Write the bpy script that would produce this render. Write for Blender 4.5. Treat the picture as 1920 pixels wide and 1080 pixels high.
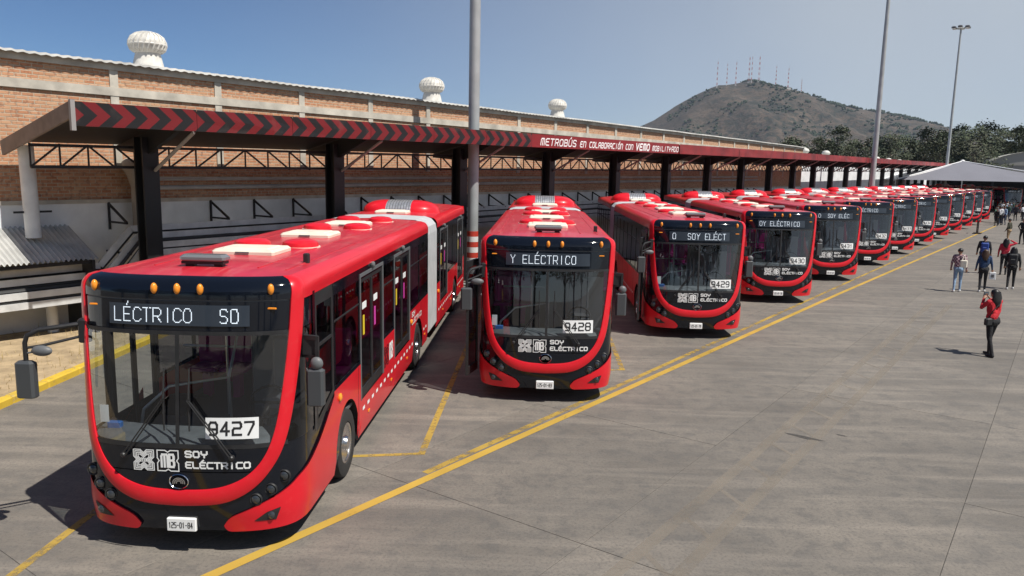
import bpy, bmesh, math, random
from mathutils import Vector, Matrix, noise as mnoise
R = math.radians
rnd = random.Random(7)
scene = bpy.context.scene
for o in list(bpy.data.objects): bpy.data.objects.remove(o)
col = scene.collection

# ------------------------------------------------------------------ camera
F_PX, PITCH, YAW, ROLL, CAM_H = 1435.7, R(8.781), R(2.034), R(1.113), 4.345
fw = Vector((-math.sin(YAW)*math.cos(PITCH), math.cos(YAW)*math.cos(PITCH), -math.sin(PITCH)))
rt = Vector((math.cos(YAW), math.sin(YAW), 0)); up = rt.cross(fw)
r2 = rt*math.cos(ROLL)+up*math.sin(ROLL); u2 = up*math.cos(ROLL)-rt*math.sin(ROLL)
cd = bpy.data.cameras.new('camera'); cam = bpy.data.objects.new('camera', cd); col.objects.link(cam)
M = Matrix.Identity(4)
for i in range(3): M[i][0], M[i][1], M[i][2] = r2[i], u2[i], -fw[i]
M[2][3] = CAM_H
cam.matrix_world = M
cd.sensor_width = 36; cd.lens = 36*F_PX/1920; cd.clip_start = .1; cd.clip_end = 20000
scene.camera = cam

# ------------------------------------------------------------------ sky, sun, exposure
SUN = Vector((.53, -.34, 1.0)).normalized()
w = bpy.data.worlds.new('World'); scene.world = w; w.use_nodes = True
nt = w.node_tree; bg = nt.nodes['Background']
sky = nt.nodes.new('ShaderNodeTexSky'); sky.sky_type = 'NISHITA'; sky.sun_disc = False
sky.sun_elevation = math.asin(SUN.z); sky.sun_rotation = math.atan2(SUN.x, SUN.y)
sky.altitude = 2200; sky.air_density = 1.0; sky.dust_density = .1; sky.ozone_density = 9.0
# a broad bank of pale smog hangs over the eastern half of the sky and thins out upwards
def wn(typ, **kw):
    x = nt.nodes.new(typ)
    for k, v in kw.items(): setattr(x, k, v)
    return x
wtc = wn('ShaderNodeTexCoord'); wsp = wn('ShaderNodeSeparateXYZ'); nt.links.new(wtc.outputs['Generated'], wsp.inputs[0])
wa = wn('ShaderNodeMapRange', interpolation_type='SMOOTHSTEP'); wa.inputs[1].default_value = -.50; wa.inputs[2].default_value = .50; wa.inputs[4].default_value = .68; nt.links.new(wsp.outputs[0], wa.inputs[0])
we = wn('ShaderNodeMapRange', interpolation_type='SMOOTHSTEP'); we.inputs[1].default_value = .15; we.inputs[2].default_value = .85; we.inputs[3].default_value = 1; we.inputs[4].default_value = .15; nt.links.new(wsp.outputs[2], we.inputs[0])
wno = wn('ShaderNodeTexNoise'); wno.inputs['Scale'].default_value = 2.2; wno.inputs['Detail'].default_value = 4; nt.links.new(wtc.outputs['Generated'], wno.inputs['Vector'])
wr = wn('ShaderNodeMapRange'); wr.inputs[1].default_value = .3; wr.inputs[2].default_value = .7; wr.inputs[3].default_value = .86; wr.inputs[4].default_value = 1.1; nt.links.new(wno.outputs['Fac'], wr.inputs[0])
wm1 = wn('ShaderNodeMath', operation='MULTIPLY'); nt.links.new(wa.outputs[0], wm1.inputs[0]); nt.links.new(we.outputs[0], wm1.inputs[1])
wm2 = wn('ShaderNodeMath', operation='MULTIPLY'); nt.links.new(wm1.outputs[0], wm2.inputs[0]); nt.links.new(wr.outputs[0], wm2.inputs[1])
wmx = wn('ShaderNodeMix', data_type='RGBA'); nt.links.new(wm2.outputs[0], wmx.inputs[0]); nt.links.new(sky.outputs[0], wmx.inputs[6]); wmx.inputs[7].default_value = (7.9, 8.3, 8.4, 1)
nt.links.new(wmx.outputs[2], bg.inputs[0]); bg.inputs[1].default_value = .07
sl = bpy.data.lights.new('sun', 'SUN'); sl.energy = 5.0; sl.angle = R(.5); sl.color = (1, .955, .88)
so = bpy.data.objects.new('sun', sl); col.objects.link(so)
so.rotation_euler = SUN.to_track_quat('Z', 'Y').to_euler(); so.location = (40, -30, 80)
vs = scene.view_settings; vs.view_transform = 'Standard'; vs.look = 'None'; vs.exposure = 0.22; vs.gamma = 1; vs.use_curve_mapping = False
scene.cycles.max_bounces = 8; scene.cycles.transparent_max_bounces = 24
scene.cycles.volume_bounces = 0

# ------------------------------------------------------------------ frames
ROW = Vector((4.04, 6.02, 0)).normalized()          # direction in which the buses and the hall are lined up
NRM = Vector((ROW.y, -ROW.x, 0))                    # from the hall towards the yard
ROWANG = math.atan2(ROW.y, ROW.x)
def AN(a, n, z=0): p = ROW*a+NRM*n; return Vector((p.x, p.y, z))

# ------------------------------------------------------------------ material helpers
MATS = {}
def newmat(name):
    m = bpy.data.materials.new(name); m.use_nodes = True
    n = m.node_tree; b = n.nodes['Principled BSDF']; return m, n, b
def N(t, typ, **kw):
    x = t.nodes.new(typ)
    for k, v in kw.items(): setattr(x, k, v)
    return x
def noise_tex(t, scale, detail=4, rough=.55, vec=None):
    x = N(t, 'ShaderNodeTexNoise'); x.inputs['Scale'].default_value = scale
    x.inputs['Detail'].default_value = detail; x.inputs['Roughness'].default_value = rough
    if vec is None:
        g = N(t, 'ShaderNodeNewGeometry'); vec = g.outputs['Position']
    t.links.new(vec, x.inputs['Vector']); return x.outputs['Fac']
def ramp(t, fac, stops):
    x = N(t, 'ShaderNodeValToRGB'); e = x.color_ramp.elements
    while len(e) < len(stops): e.new(.5)
    for i, (p, c) in enumerate(stops):
        e[i].position = p; e[i].color = (*c, 1) if len(c) == 3 else c
    t.links.new(fac, x.inputs[0]); return x.outputs[0]
def mixc(t, fac, a, b, mode='MIX'):
    x = N(t, 'ShaderNodeMix', data_type='RGBA', blend_type=mode)
    for s, v in ((0, fac), (6, a), (7, b)):
        if hasattr(v, 'is_linked') or hasattr(v, 'links'): t.links.new(v, x.inputs[s])
        elif s == 0: x.inputs[0].default_value = v
        else: x.inputs[s].default_value = (*v, 1)
    return x.outputs[2]
def mth(t, op, a, b=0.0, c=None):
    x = N(t, 'ShaderNodeMath', operation=op)
    for i, v in enumerate((a, b) if c is None else (a, b, c)):
        if hasattr(v, 'links'): t.links.new(v, x.inputs[i])
        else: x.inputs[i].default_value = v
    return x.outputs[0]
def bump(t, b, h, strength=.3, dist=.02):
    x = N(t, 'ShaderNodeBump'); x.inputs['Strength'].default_value = strength; x.inputs['Distance'].default_value = dist
    t.links.new(h, x.inputs['Height']); t.links.new(x.outputs[0], b.inputs['Normal'])
def mat(name, c, rough=.5, metal=0, var=0.0, scale=6, coat=0, bmp=0, emit=0, spec=.5):
    if name in MATS: return MATS[name]
    m, t, b = newmat(name)
    b.inputs['Base Color'].default_value = (*c, 1); b.inputs['Roughness'].default_value = rough
    b.inputs['Metallic'].default_value = metal; b.inputs['Coat Weight'].default_value = coat
    b.inputs['Coat Roughness'].default_value = .04; b.inputs['Specular IOR Level'].default_value = spec
    if var:
        f = noise_tex(t, scale)
        o = ramp(t, f, [(.3, tuple(x*(1-var) for x in c)), (.7, tuple(min(1, x*(1+var)) for x in c))])
        t.links.new(o, b.inputs['Base Color'])
        rr = mth(t, 'MULTIPLY_ADD', f, .25, rough-.12); t.links.new(rr, b.inputs['Roughness'])
    if bmp: bump(t, b, noise_tex(t, scale*4), bmp)
    if emit:
        b.inputs['Emission Color'].default_value = (*c, 1); b.inputs['Emission Strength'].default_value = emit
    MATS[name] = m; return m
def glassmat(name, tint, refl=.05, rough=.015, gl=.75):
    m = bpy.data.materials.new(name); m.use_nodes = True; t = m.node_tree; t.nodes.clear()
    out = N(t, 'ShaderNodeOutputMaterial'); mx = N(t, 'ShaderNodeMixShader')
    tr = N(t, 'ShaderNodeBsdfTransparent'); tr.inputs[0].default_value = (*tint, 1)
    g = N(t, 'ShaderNodeBsdfGlossy'); g.inputs['Roughness'].default_value = rough; g.inputs['Color'].default_value = (.95, .97, 1, 1)
    lw = N(t, 'ShaderNodeLayerWeight'); lw.inputs[0].default_value = .5
    f = mth(t, 'POWER', lw.outputs['Facing'], 3.5); f = mth(t, 'MULTIPLY_ADD', f, gl, refl)
    t.links.new(f, mx.inputs[0]); t.links.new(tr.outputs[0], mx.inputs[1]); t.links.new(g.outputs[0], mx.inputs[2])
    t.links.new(mx.outputs[0], out.inputs[0]); MATS[name] = m; return m

# --- bus materials
def red_paint():
    m, t, b = newmat('red_paint')
    oc = N(t, 'ShaderNodeTexCoord').outputs['Object']
    f = noise_tex(t, 1.3, 5, vec=oc); f2 = noise_tex(t, 14, 3, vec=oc)
    c = ramp(t, f, [(.3, (.62, .010, .020)), (.7, (.70, .014, .026))])
    dust = ramp(t, f2, [(.55, (0, 0, 0)), (.85, (.07, .07, .07))])
    c = mixc(t, dust, c, (.55, .25, .2))
    t.links.new(c, b.inputs['Base Color']); b.inputs['Roughness'].default_value = .34
    b.inputs['Coat Weight'].default_value = .3; b.inputs['Coat Roughness'].default_value = .05; b.inputs['Specular IOR Level'].default_value = .3
    return m
def roof_paint():
    m, t, b = newmat('dusty_red_roof_paint')
    tc = N(t, 'ShaderNodeTexCoord'); mp = N(t, 'ShaderNodeMapping'); mp.inputs['Scale'].default_value = (5, .55, 1)
    t.links.new(tc.outputs['Object'], mp.inputs[0])
    f = noise_tex(t, 1.6, 6, .65, vec=mp.outputs[0]); f2 = noise_tex(t, 3.1, 5, vec=tc.outputs['Object'])
    c = ramp(t, f2, [(.3, (.50, .014, .028)), (.7, (.62, .026, .045))])
    c = mixc(t, ramp(t, f, [(.5, (.0, .0, .0)), (.64, (.16, .16, .16)), (.8, (.5, .5, .5))]), c, (.62, .36, .31))
    t.links.new(c, b.inputs['Base Color'])
    t.links.new(mth(t, 'MULTIPLY_ADD', f, .35, .2), b.inputs['Roughness']); b.inputs['Coat Weight'].default_value = .35; b.inputs['Coat Roughness'].default_value = .15
    return m
RED = red_paint(); ROOFRED = roof_paint()
BLACKG = mat('black_gloss', (.005, .007, .012), .07, coat=.15, spec=.4)
BLACKP = mat('black_plastic', (.018, .018, .019), .5, var=.2, scale=9)
RUBBER = mat('tyre_rubber', (.022, .021, .02), .8, var=.25, scale=14)
ALU = mat('polished_rim', (.62, .62, .63), .22, metal=1, var=.12, scale=9)
GREYP = mat('grey_plastic', (.12, .125, .13), .5)
MIRR = mat('mirror_shell_grey', (.06, .065, .07), .42)
CREAM = mat('cream_hatch', (.72, .66, .54), .55, var=.08, scale=4)
SILVER = mat('silver_grille', (.55, .56, .57), .35, metal=.7, var=.2, scale=12)
BELLOWS = mat('bellows_grey', (.42, .43, .44), .65, var=.1, scale=3)
AMBER = mat('amber_lens', (.85, .28, .02), .2, coat=.6)
CHROME = mat('chrome', (.75, .76, .78), .1, metal=1)
WHITE = mat('white_vinyl', (.82, .83, .82), .5)
LED = mat('led_white', (.80, .90, 1.0), .4, emit=.5)
DISP = mat('led_matrix_panel', (.030, .040, .055), .3, coat=.3)
LENS = mat('lamp_lens', (.045, .05, .055), .08, metal=.3, coat=1)
MAGENTA = mat('magenta_seat', (.45, .02, .22), .55)
FLOORI = mat('cabin_floor', (.10, .105, .11), .7)
CEIL = mat('cabin_ceiling', (.22, .225, .23), .7)
DASH = mat('dashboard_grey', (.10, .105, .11), .6, var=.15, scale=8)
SEATG = mat('seat_grey', (.22, .225, .23), .7)
RAIL = mat('handrail_steel', (.55, .56, .55), .3, metal=.6)
WINDS = glassmat('windscreen_glass', (.80, .85, .87), .09)
SIDEG = glassmat('tinted_side_glass', (.20, .21, .23), .05)
# --- yard materials
STEELG = mat('galvanised_steel', (.33, .35, .36), .45, metal=.35, var=.2, scale=3)
STEELB = mat('black_steel', (.012, .012, .013), .5, var=.2, scale=4)
YELLOW = None

# ------------------------------------------------------------------ mesh helpers
class MB:
    def __init__(s): s.v = []; s.f = []; s.mi = []; s.cur = 0
    def add(s, vs, fs):
        b = len(s.v); s.v += [tuple(p) for p in vs]; s.f += [tuple(i+b for i in q) for q in fs]; s.mi += [s.cur]*len(fs); return s
    def box(s, x0, x1, y0, y1, z0, z1):
        return s.add([(x0,y0,z0),(x1,y0,z0),(x1,y1,z0),(x0,y1,z0),(x0,y0,z1),(x1,y0,z1),(x1,y1,z1),(x0,y1,z1)],
                     [(3,2,1,0),(4,5,6,7),(0,1,5,4),(1,2,6,5),(2,3,7,6),(3,0,4,7)])
    def cbox(s, x0, x1, y0, y1, z0, z1, c=.02):          # box with chamfered upright and top edges
        def ring(d, z): return [(x0+c+d,y0+d,z),(x1-c-d,y0+d,z),(x1-d,y0+c+d,z),(x1-d,y1-c-d,z),(x1-c-d,y1-d,z),(x0+c+d,y1-d,z),(x0+d,y1-c-d,z),(x0+d,y0+c+d,z)]
        vs = ring(c*.5, z0)+ring(0, z0+c*.5)+ring(0, z1-c)+ring(c, z1); fs = [tuple(range(7,-1,-1)), tuple(range(24,32))]
        for k in range(3):
            for i in range(8): j = (i+1) % 8; fs.append((k*8+i, k*8+j, k*8+8+j, k*8+8+i))
        return s.add(vs, fs)
    def bar(s, p, q, w, h=None, upv=(0,0,1)):
        p, q = Vector(p), Vector(q); h = h or w; d = (q-p).normalized(); u = Vector(upv)
        if abs(d.dot(u)) > .98: u = Vector((1,0,0))
        sd = d.cross(u).normalized(); u = sd.cross(d)
        vs = [b+sd*(w/2*i)+u*(h/2*j) for b in (p, q) for i, j in ((-1,-1),(1,-1),(1,1),(-1,1))]
        return s.add(vs, [(3,2,1,0),(4,5,6,7),(0,1,5,4),(1,2,6,5),(2,3,7,6),(3,0,4,7)])
    def tube(s, pts, r, n=8, cap=True):
        pts = [Vector(p) for p in pts]; rs = r if isinstance(r, (list, tuple)) else [r]*len(pts); rings = []
        ref = None
        for i, p in enumerate(pts):
            d = (pts[min(i+1, len(pts)-1)]-pts[max(i-1, 0)]).normalized()
            if ref is None: ref = Vector((0,0,1)) if abs(d.z) < .9 else Vector((1,0,0))
            a = d.cross(ref).normalized(); b = a.cross(d); ref = b
            rings.append([p+a*(rs[i]*math.cos(2*math.pi*k/n))+b*(rs[i]*math.sin(2*math.pi*k/n)) for k in range(n)])
        vs = [x for g in rings for x in g]; fs = []
        for i in range(len(pts)-1):
            for k in range(n): j = (k+1) % n; fs.append((i*n+k, i*n+j, i*n+n+j, i*n+n+k))
        if cap: fs += [tuple(range(n-1,-1,-1)), tuple(range(len(vs)-n, len(vs)))]
        return s.add(vs, fs)
    def lathe(s, prof, c=(0,0,0), axis='z', n=20, sx=1, sy=1, cap=True):
        vs = []; fs = []
        for (r, h) in prof:
            for k in range(n):
                a = 2*math.pi*k/n; u, v = r*math.cos(a)*sx, r*math.sin(a)*sy
                p = (u, v, h) if axis == 'z' else ((h, u, v) if axis == 'x' else (u, h, v))
                vs.append((c[0]+p[0], c[1]+p[1], c[2]+p[2]))
        for i in range(len(prof)-1):
            for k in range(n): j = (k+1) % n; fs.append((i*n+k, i*n+j, i*n+n+j, i*n+n+k))
        if cap and prof[0][0] > 1e-4: fs.append(tuple(range(n-1,-1,-1)))
        if cap and prof[-1][0] > 1e-4: fs.append(tuple(range(len(vs)-n, len(vs))))
        return s.add(vs, fs)
    def grid(s, rows):
        n = len(rows[0]); fs = []
        for i in range(len(rows)-1):
            for k in range(n-1): fs.append((i*n+k, i*n+k+1, i*n+n+k+1, i*n+n+k))
        return s.add([p for r_ in rows for p in r_], fs)
    def sphere(s, c, rx, ry=None, rz=None, n=10, m=7):
        ry = ry or rx; rz = rz or rx; prof = [(max(1e-5, math.sin(math.pi*i/m)), -math.cos(math.pi*i/m)) for i in range(m+1)]
        vs = []; fs = []
        for (r, h) in prof:
            for k in range(n): a = 2*math.pi*k/n; vs.append((c[0]+rx*r*math.cos(a), c[1]+ry*r*math.sin(a), c[2]+rz*h))
        for i in range(m):
            for k in range(n): j = (k+1) % n; fs.append((i*n+k, i*n+j, i*n+n+j, i*n+n+k))
        return s.add(vs, fs)
    def build(s, name, m, parent=None, org=None, smooth=False, recalc=True):
        me = bpy.data.meshes.new(name)
        vs = s.v if org is None else [(p[0]-org[0], p[1]-org[1], p[2]-org[2]) for p in s.v]
        me.from_pydata(vs, [], s.f); me.validate()
        for x in (m if isinstance(m, (list, tuple)) else [m]): me.materials.append(x)
        if isinstance(m, (list, tuple)) and len(me.polygons) == len(s.mi): me.polygons.foreach_set('material_index', s.mi)
        if recalc:
            b = bmesh.new(); b.from_mesh(me); bmesh.ops.remove_doubles(b, verts=b.verts, dist=1e-5); bmesh.ops.recalc_face_normals(b, faces=b.faces); b.to_mesh(me); b.free()
        if smooth:
            me.polygons.foreach_set('use_smooth', [True]*len(me.polygons))
            try: me.set_sharp_from_angle(angle=R(38))
            except Exception: pass
        o = bpy.data.objects.new(name, me); col.objects.link(o)
        if parent: o.parent = parent
        return o
def tag(o, label=None, cat=None, group=None, kind=None):
    if label: o['label'] = label
    if cat: o['category'] = cat
    if group: o['group'] = group
    if kind: o['kind'] = kind
    return o
def thing(name, label, cat, loc=(0,0,0), rz=0, group=None):
    o = bpy.data.objects.new(name, None); col.objects.link(o); o.empty_display_size = .3
    o.location = loc; o.rotation_euler = (0, 0, rz); return tag(o, label, cat, group)
def copy_tree(o, parent=None):
    c = o.copy(); col.objects.link(c); c.parent = parent
    for ch in o.children: copy_tree(ch, c)
    return c

# ------------------------------------------------------------------ stroke lettering (unit cell: 1 wide, 1 high)
G = {'A':[[(0,0),(0,.8),(.2,1),(.8,1),(1,.8),(1,0)],[(0,.42),(1,.42)]],'B':[[(0,0),(0,1),(.8,1),(.95,.85),(.95,.65),(.8,.52),(0,.52)],[(.8,.52),(1,.36),(1,.15),(.85,0),(0,0)]],
 'C':[[(1,1),(.2,1),(0,.8),(0,.2),(.2,0),(1,0)]],'D':[[(0,0),(0,1),(.7,1),(1,.75),(1,.25),(.7,0),(0,0)]],'E':[[(1,1),(.2,1),(0,.8),(0,.2),(.2,0),(1,0)],[(0,.52),(.8,.52)]],
 'I':[[(.5,0),(.5,1)]],'L':[[(0,1),(0,.2),(.2,0),(1,0)]],'M':[[(0,0),(0,.85),(.15,1),(.85,1),(1,.85),(1,0)],[(.5,1),(.5,0)]],'N':[[(0,0),(0,1),(.8,1),(1,.8),(1,0)]],
 'O':[[(.2,1),(.8,1),(1,.8),(1,.2),(.8,0),(.2,0),(0,.2),(0,.8),(.2,1)]],'R':[[(0,0),(0,1),(.8,1),(1,.85),(1,.6),(.8,.45),(0,.45)],[(.55,.45),(1,0)]],
 'S':[[(1,.88),(.82,1),(.18,1),(0,.85),(0,.65),(.18,.53),(.82,.47),(1,.35),(1,.15),(.82,0),(.18,0),(0,.12)]],'T':[[(0,1),(1,1)],[(.5,1),(.5,0)]],'U':[[(0,1),(0,.2),(.2,0),(.8,0),(1,.2),(1,1)]],
 'V':[[(0,1),(.5,0),(1,1)]],'Y':[[(0,1),(0,.65),(.2,.48),(.8,.48),(1,.65),(1,1)],[(.5,.48),(.5,0)]],'-':[[(.2,.5),(.8,.5)]],
 '0':[[(.2,1),(.8,1),(1,.8),(1,.2),(.8,0),(.2,0),(0,.2),(0,.8),(.2,1)]],'1':[[(.2,.8),(.5,1),(.5,0)]],'2':[[(0,1),(.85,1),(1,.85),(1,.65),(.85,.52),(.15,.52),(0,.38),(0,0),(1,0)]],
 '3':[[(0,1),(.85,1),(1,.85),(1,.15),(.85,0),(0,0)],[(.2,.52),(1,.52)]],'4':[[(.7,0),(.7,1),(0,.3),(1,.3)]],'5':[[(1,1),(0,1),(0,.55),(.85,.55),(1,.4),(1,.15),(.85,0),(0,0)]],
 '6':[[(.9,1),(.2,1),(0,.8),(0,.2),(.2,0),(.8,0),(1,.2),(1,.4),(.85,.55),(0,.55)]],'7':[[(0,1),(1,1),(1,.8),(.4,0)]],'8':[[(.2,1),(.8,1),(1,.85),(1,.62),(.85,.52),(.15,.52),(0,.62),(0,.85),(.2,1)],[(.15,.52),(0,.4),(0,.15),(.2,0),(.8,0),(1,.15),(1,.4),(.85,.52)]],
 '9':[[(.1,0),(.8,0),(1,.2),(1,.8),(.8,1),(.2,1),(0,.8),(0,.6),(.15,.45),(1,.45)]]}
ACC = {'É':'E','Ú':'U','Ó':'O'}
SQ = {'E':[[(1,1),(0,1),(0,0),(1,0)],[(0,.52),(.8,.52)]], 'L':[[(0,1),(0,0),(1,0)]], 'Y':[[(0,1),(.5,.5),(1,1)],[(.5,.5),(.5,0)]], 'C':[[(1,.85),(.8,1),(.2,1),(0,.8),(0,.2),(.2,0),(.8,0),(1,.15)]]}
def segments(text, x0, z0, lw, lh, pitch, slant=0, sq=False):
    out = []; x = x0
    for ch in text:
        if ch != ' ':
            b = ACC.get(ch, ch)
            for pl in (SQ.get(b, G[b]) if sq else G[b]):
                out += [((x+p[0]*lw+slant*p[1]*lh, z0+p[1]*lh), (x+q[0]*lw+slant*q[1]*lh, z0+q[1]*lh)) for p, q in zip(pl, pl[1:])]
            if ch in ACC: out.append(((x+.4*lw+slant*1.2*lh, z0+1.2*lh), (x+.65*lw+slant*1.4*lh, z0+1.4*lh)))
        x += pitch
    return out
def ribbon(mb, segs, wd, fn, off0=.003):
    """fn(x, z, off) -> 3D point"""
    for i, (p, q) in enumerate(segs):
        dx, dz = q[0]-p[0], q[1]-p[1]; L = math.hypot(dx, dz) or 1e-6; ux, uz = dx/L*wd/2, dz/L*wd/2
        a = (p[0]-ux*.9, p[1]-uz*.9); b = (q[0]+ux*.9, q[1]+uz*.9); o = off0+(i % 5)*.00025
        k = max(1, int(L/.12)); l1 = []; l2 = []
        for j in range(k+1):
            t = j/k; cx, cz = a[0]+(b[0]-a[0])*t, a[1]+(b[1]-a[1])*t
            l1.append(fn(cx-uz, cz+ux, o)); l2.append(fn(cx+uz, cz-ux, o))
        mb.grid([l1, l2])

# ================================================================== BUS
HW, CD = 1.275, .75
def _outline():
    pts = []
    for i in range(61): x = 1.05*i/60; pts.append((x, CD-CD*(1-(x/HW)**3)**(1/3)))
    y0 = pts[-1][1]
    for i in range(1, 61):
        y = y0+(CD-y0)*i/60; pts.append((HW*max(0, 1-((CD-y)/CD)**3)**(1/3), y))
    s = [0]
    for p, q in zip(pts, pts[1:]): s.append(s[-1]+math.hypot(q[0]-p[0], q[1]-p[1]))
    return pts, s
OUT, OS = _outline(); S1 = OS[-1]
import bisect
def plan(s):
    if s >= S1: return HW, CD+s-S1, 1.0, 0.0
    i = max(0, min(len(OS)-2, bisect.bisect_right(OS, s)-1)); t = (s-OS[i])/(OS[i+1]-OS[i])
    p, q = OUT[i], OUT[i+1]; dx, dy = q[0]-p[0], q[1]-p[1]; L = math.hypot(dx, dy)
    return p[0]+dx*t, p[1]+dy*t, dy/L, -dx/L
def sx(x):
    x = abs(x)
    for i in range(len(OUT)-1):
        if OUT[i+1][0] >= x:
            t = (x-OUT[i][0])/max(1e-9, OUT[i+1][0]-OUT[i][0]); return OS[i]+t*(OS[i+1]-OS[i])
    return S1
def sy(y): return S1+y-CD
def skin(s, z, off=0):
    g = -1 if s < 0 else 1; x, y, nx, ny = plan(abs(s))
    w_ = max(0, 1-y/CD); w_ = w_*w_*(3-2*w_)
    ins = 0
    if z > 2.95: t = min(1, (z-2.95)/.17); ins = .17*(1-math.sqrt(max(0, 1-t*t)))
    if z < .5: ins += (.5-z)*.16
    y += w_*max(0, z-1.25)*.085
    return (g*(x-nx*(ins-off)), y-ny*(ins-off), z)
def fr(x, z, off=0): return skin(math.copysign(sx(x), x), z, off)         # front, by lateral x
def lside(y, z, off=0): return (HW+off, y, z)
def catmull(P, n):
    out = []
    for i in range(len(P)-1):
        p0, p1, p2, p3 = P[max(i-1, 0)], P[i], P[i+1], P[min(i+2, len(P)-1)]
        for k in range(n):
            t = k/n; out.append(tuple(.5*((2*b)+(-a+c)*t+(2*a-5*b+4*c-d)*t*t+(-a+3*b-3*c+d)*t**3) for a, b, c, d in zip(p0, p1, p2, p3)))
    out.append(P[-1]); return out
def strip(mb, A, B, nb, off=0, f=skin):
    mb.grid([[f(a[0]+(b[0]-a[0])*j/nb, a[1]+(b[1]-a[1])*j/nb, off) for j in range(nb+1)] for a, b in zip(A, B)])
def lin(p, q, n): return [(p[0]+(q[0]-p[0])*i/n, p[1]+(q[1]-p[1])*i/n) for i in range(n+1)]

U_OUT = [(1.272, 3.12), (1.262, 2.9), (1.25, 2.5), (1.215, 2.0), (1.165, 1.55), (1.10, 1.24), (1.0, 1.02), (.85, .83), (.65, .69), (.4, .61), (0, .585)]
U_IN = [(1.185, 3.12), (1.172, 2.9), (1.15, 2.5), (1.105, 2.0), (1.045, 1.55), (.975, 1.27), (.87, 1.07), (.72, .925), (.52, .83), (.3, .785), (0, .77)]
UO = catmull(U_OUT, 5); UI = catmull(U_IN, 5)
def z_on(curve, x):
    x = abs(x)
    for p, q in zip(curve, curve[1:]):
        if q[0] <= x <= p[0]: return q[1]+(p[1]-q[1])*(x-q[0])/max(1e-6, p[0]-q[0])
    return curve[0][1] if x > curve[0][0] else curve[-1][1]
def x_on(curve, z):
    for p, q in zip(curve, curve[1:]):
        if q[1] <= z <= p[1]: return q[0]+(p[0]-q[0])*(z-q[1])/max(1e-6, p[1]-q[1])
    return curve[0][0]
Y_W = (2.38, 8.42, 15.35)                        # axles
JOINT = (9.85, 11.35); LEN = 18.0
DOORS_L = [(3.15, 4.8), (5.75, 7.4), (11.95, 13.5), (16.0, 17.5)]
DOORS_R = [(.92, 2.02)]
def arch(y):
    for c in Y_W:
        if abs(y-c) < .62: return max(.3, .48+math.sqrt(.62**2-(y-c)**2))
    return .3

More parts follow.
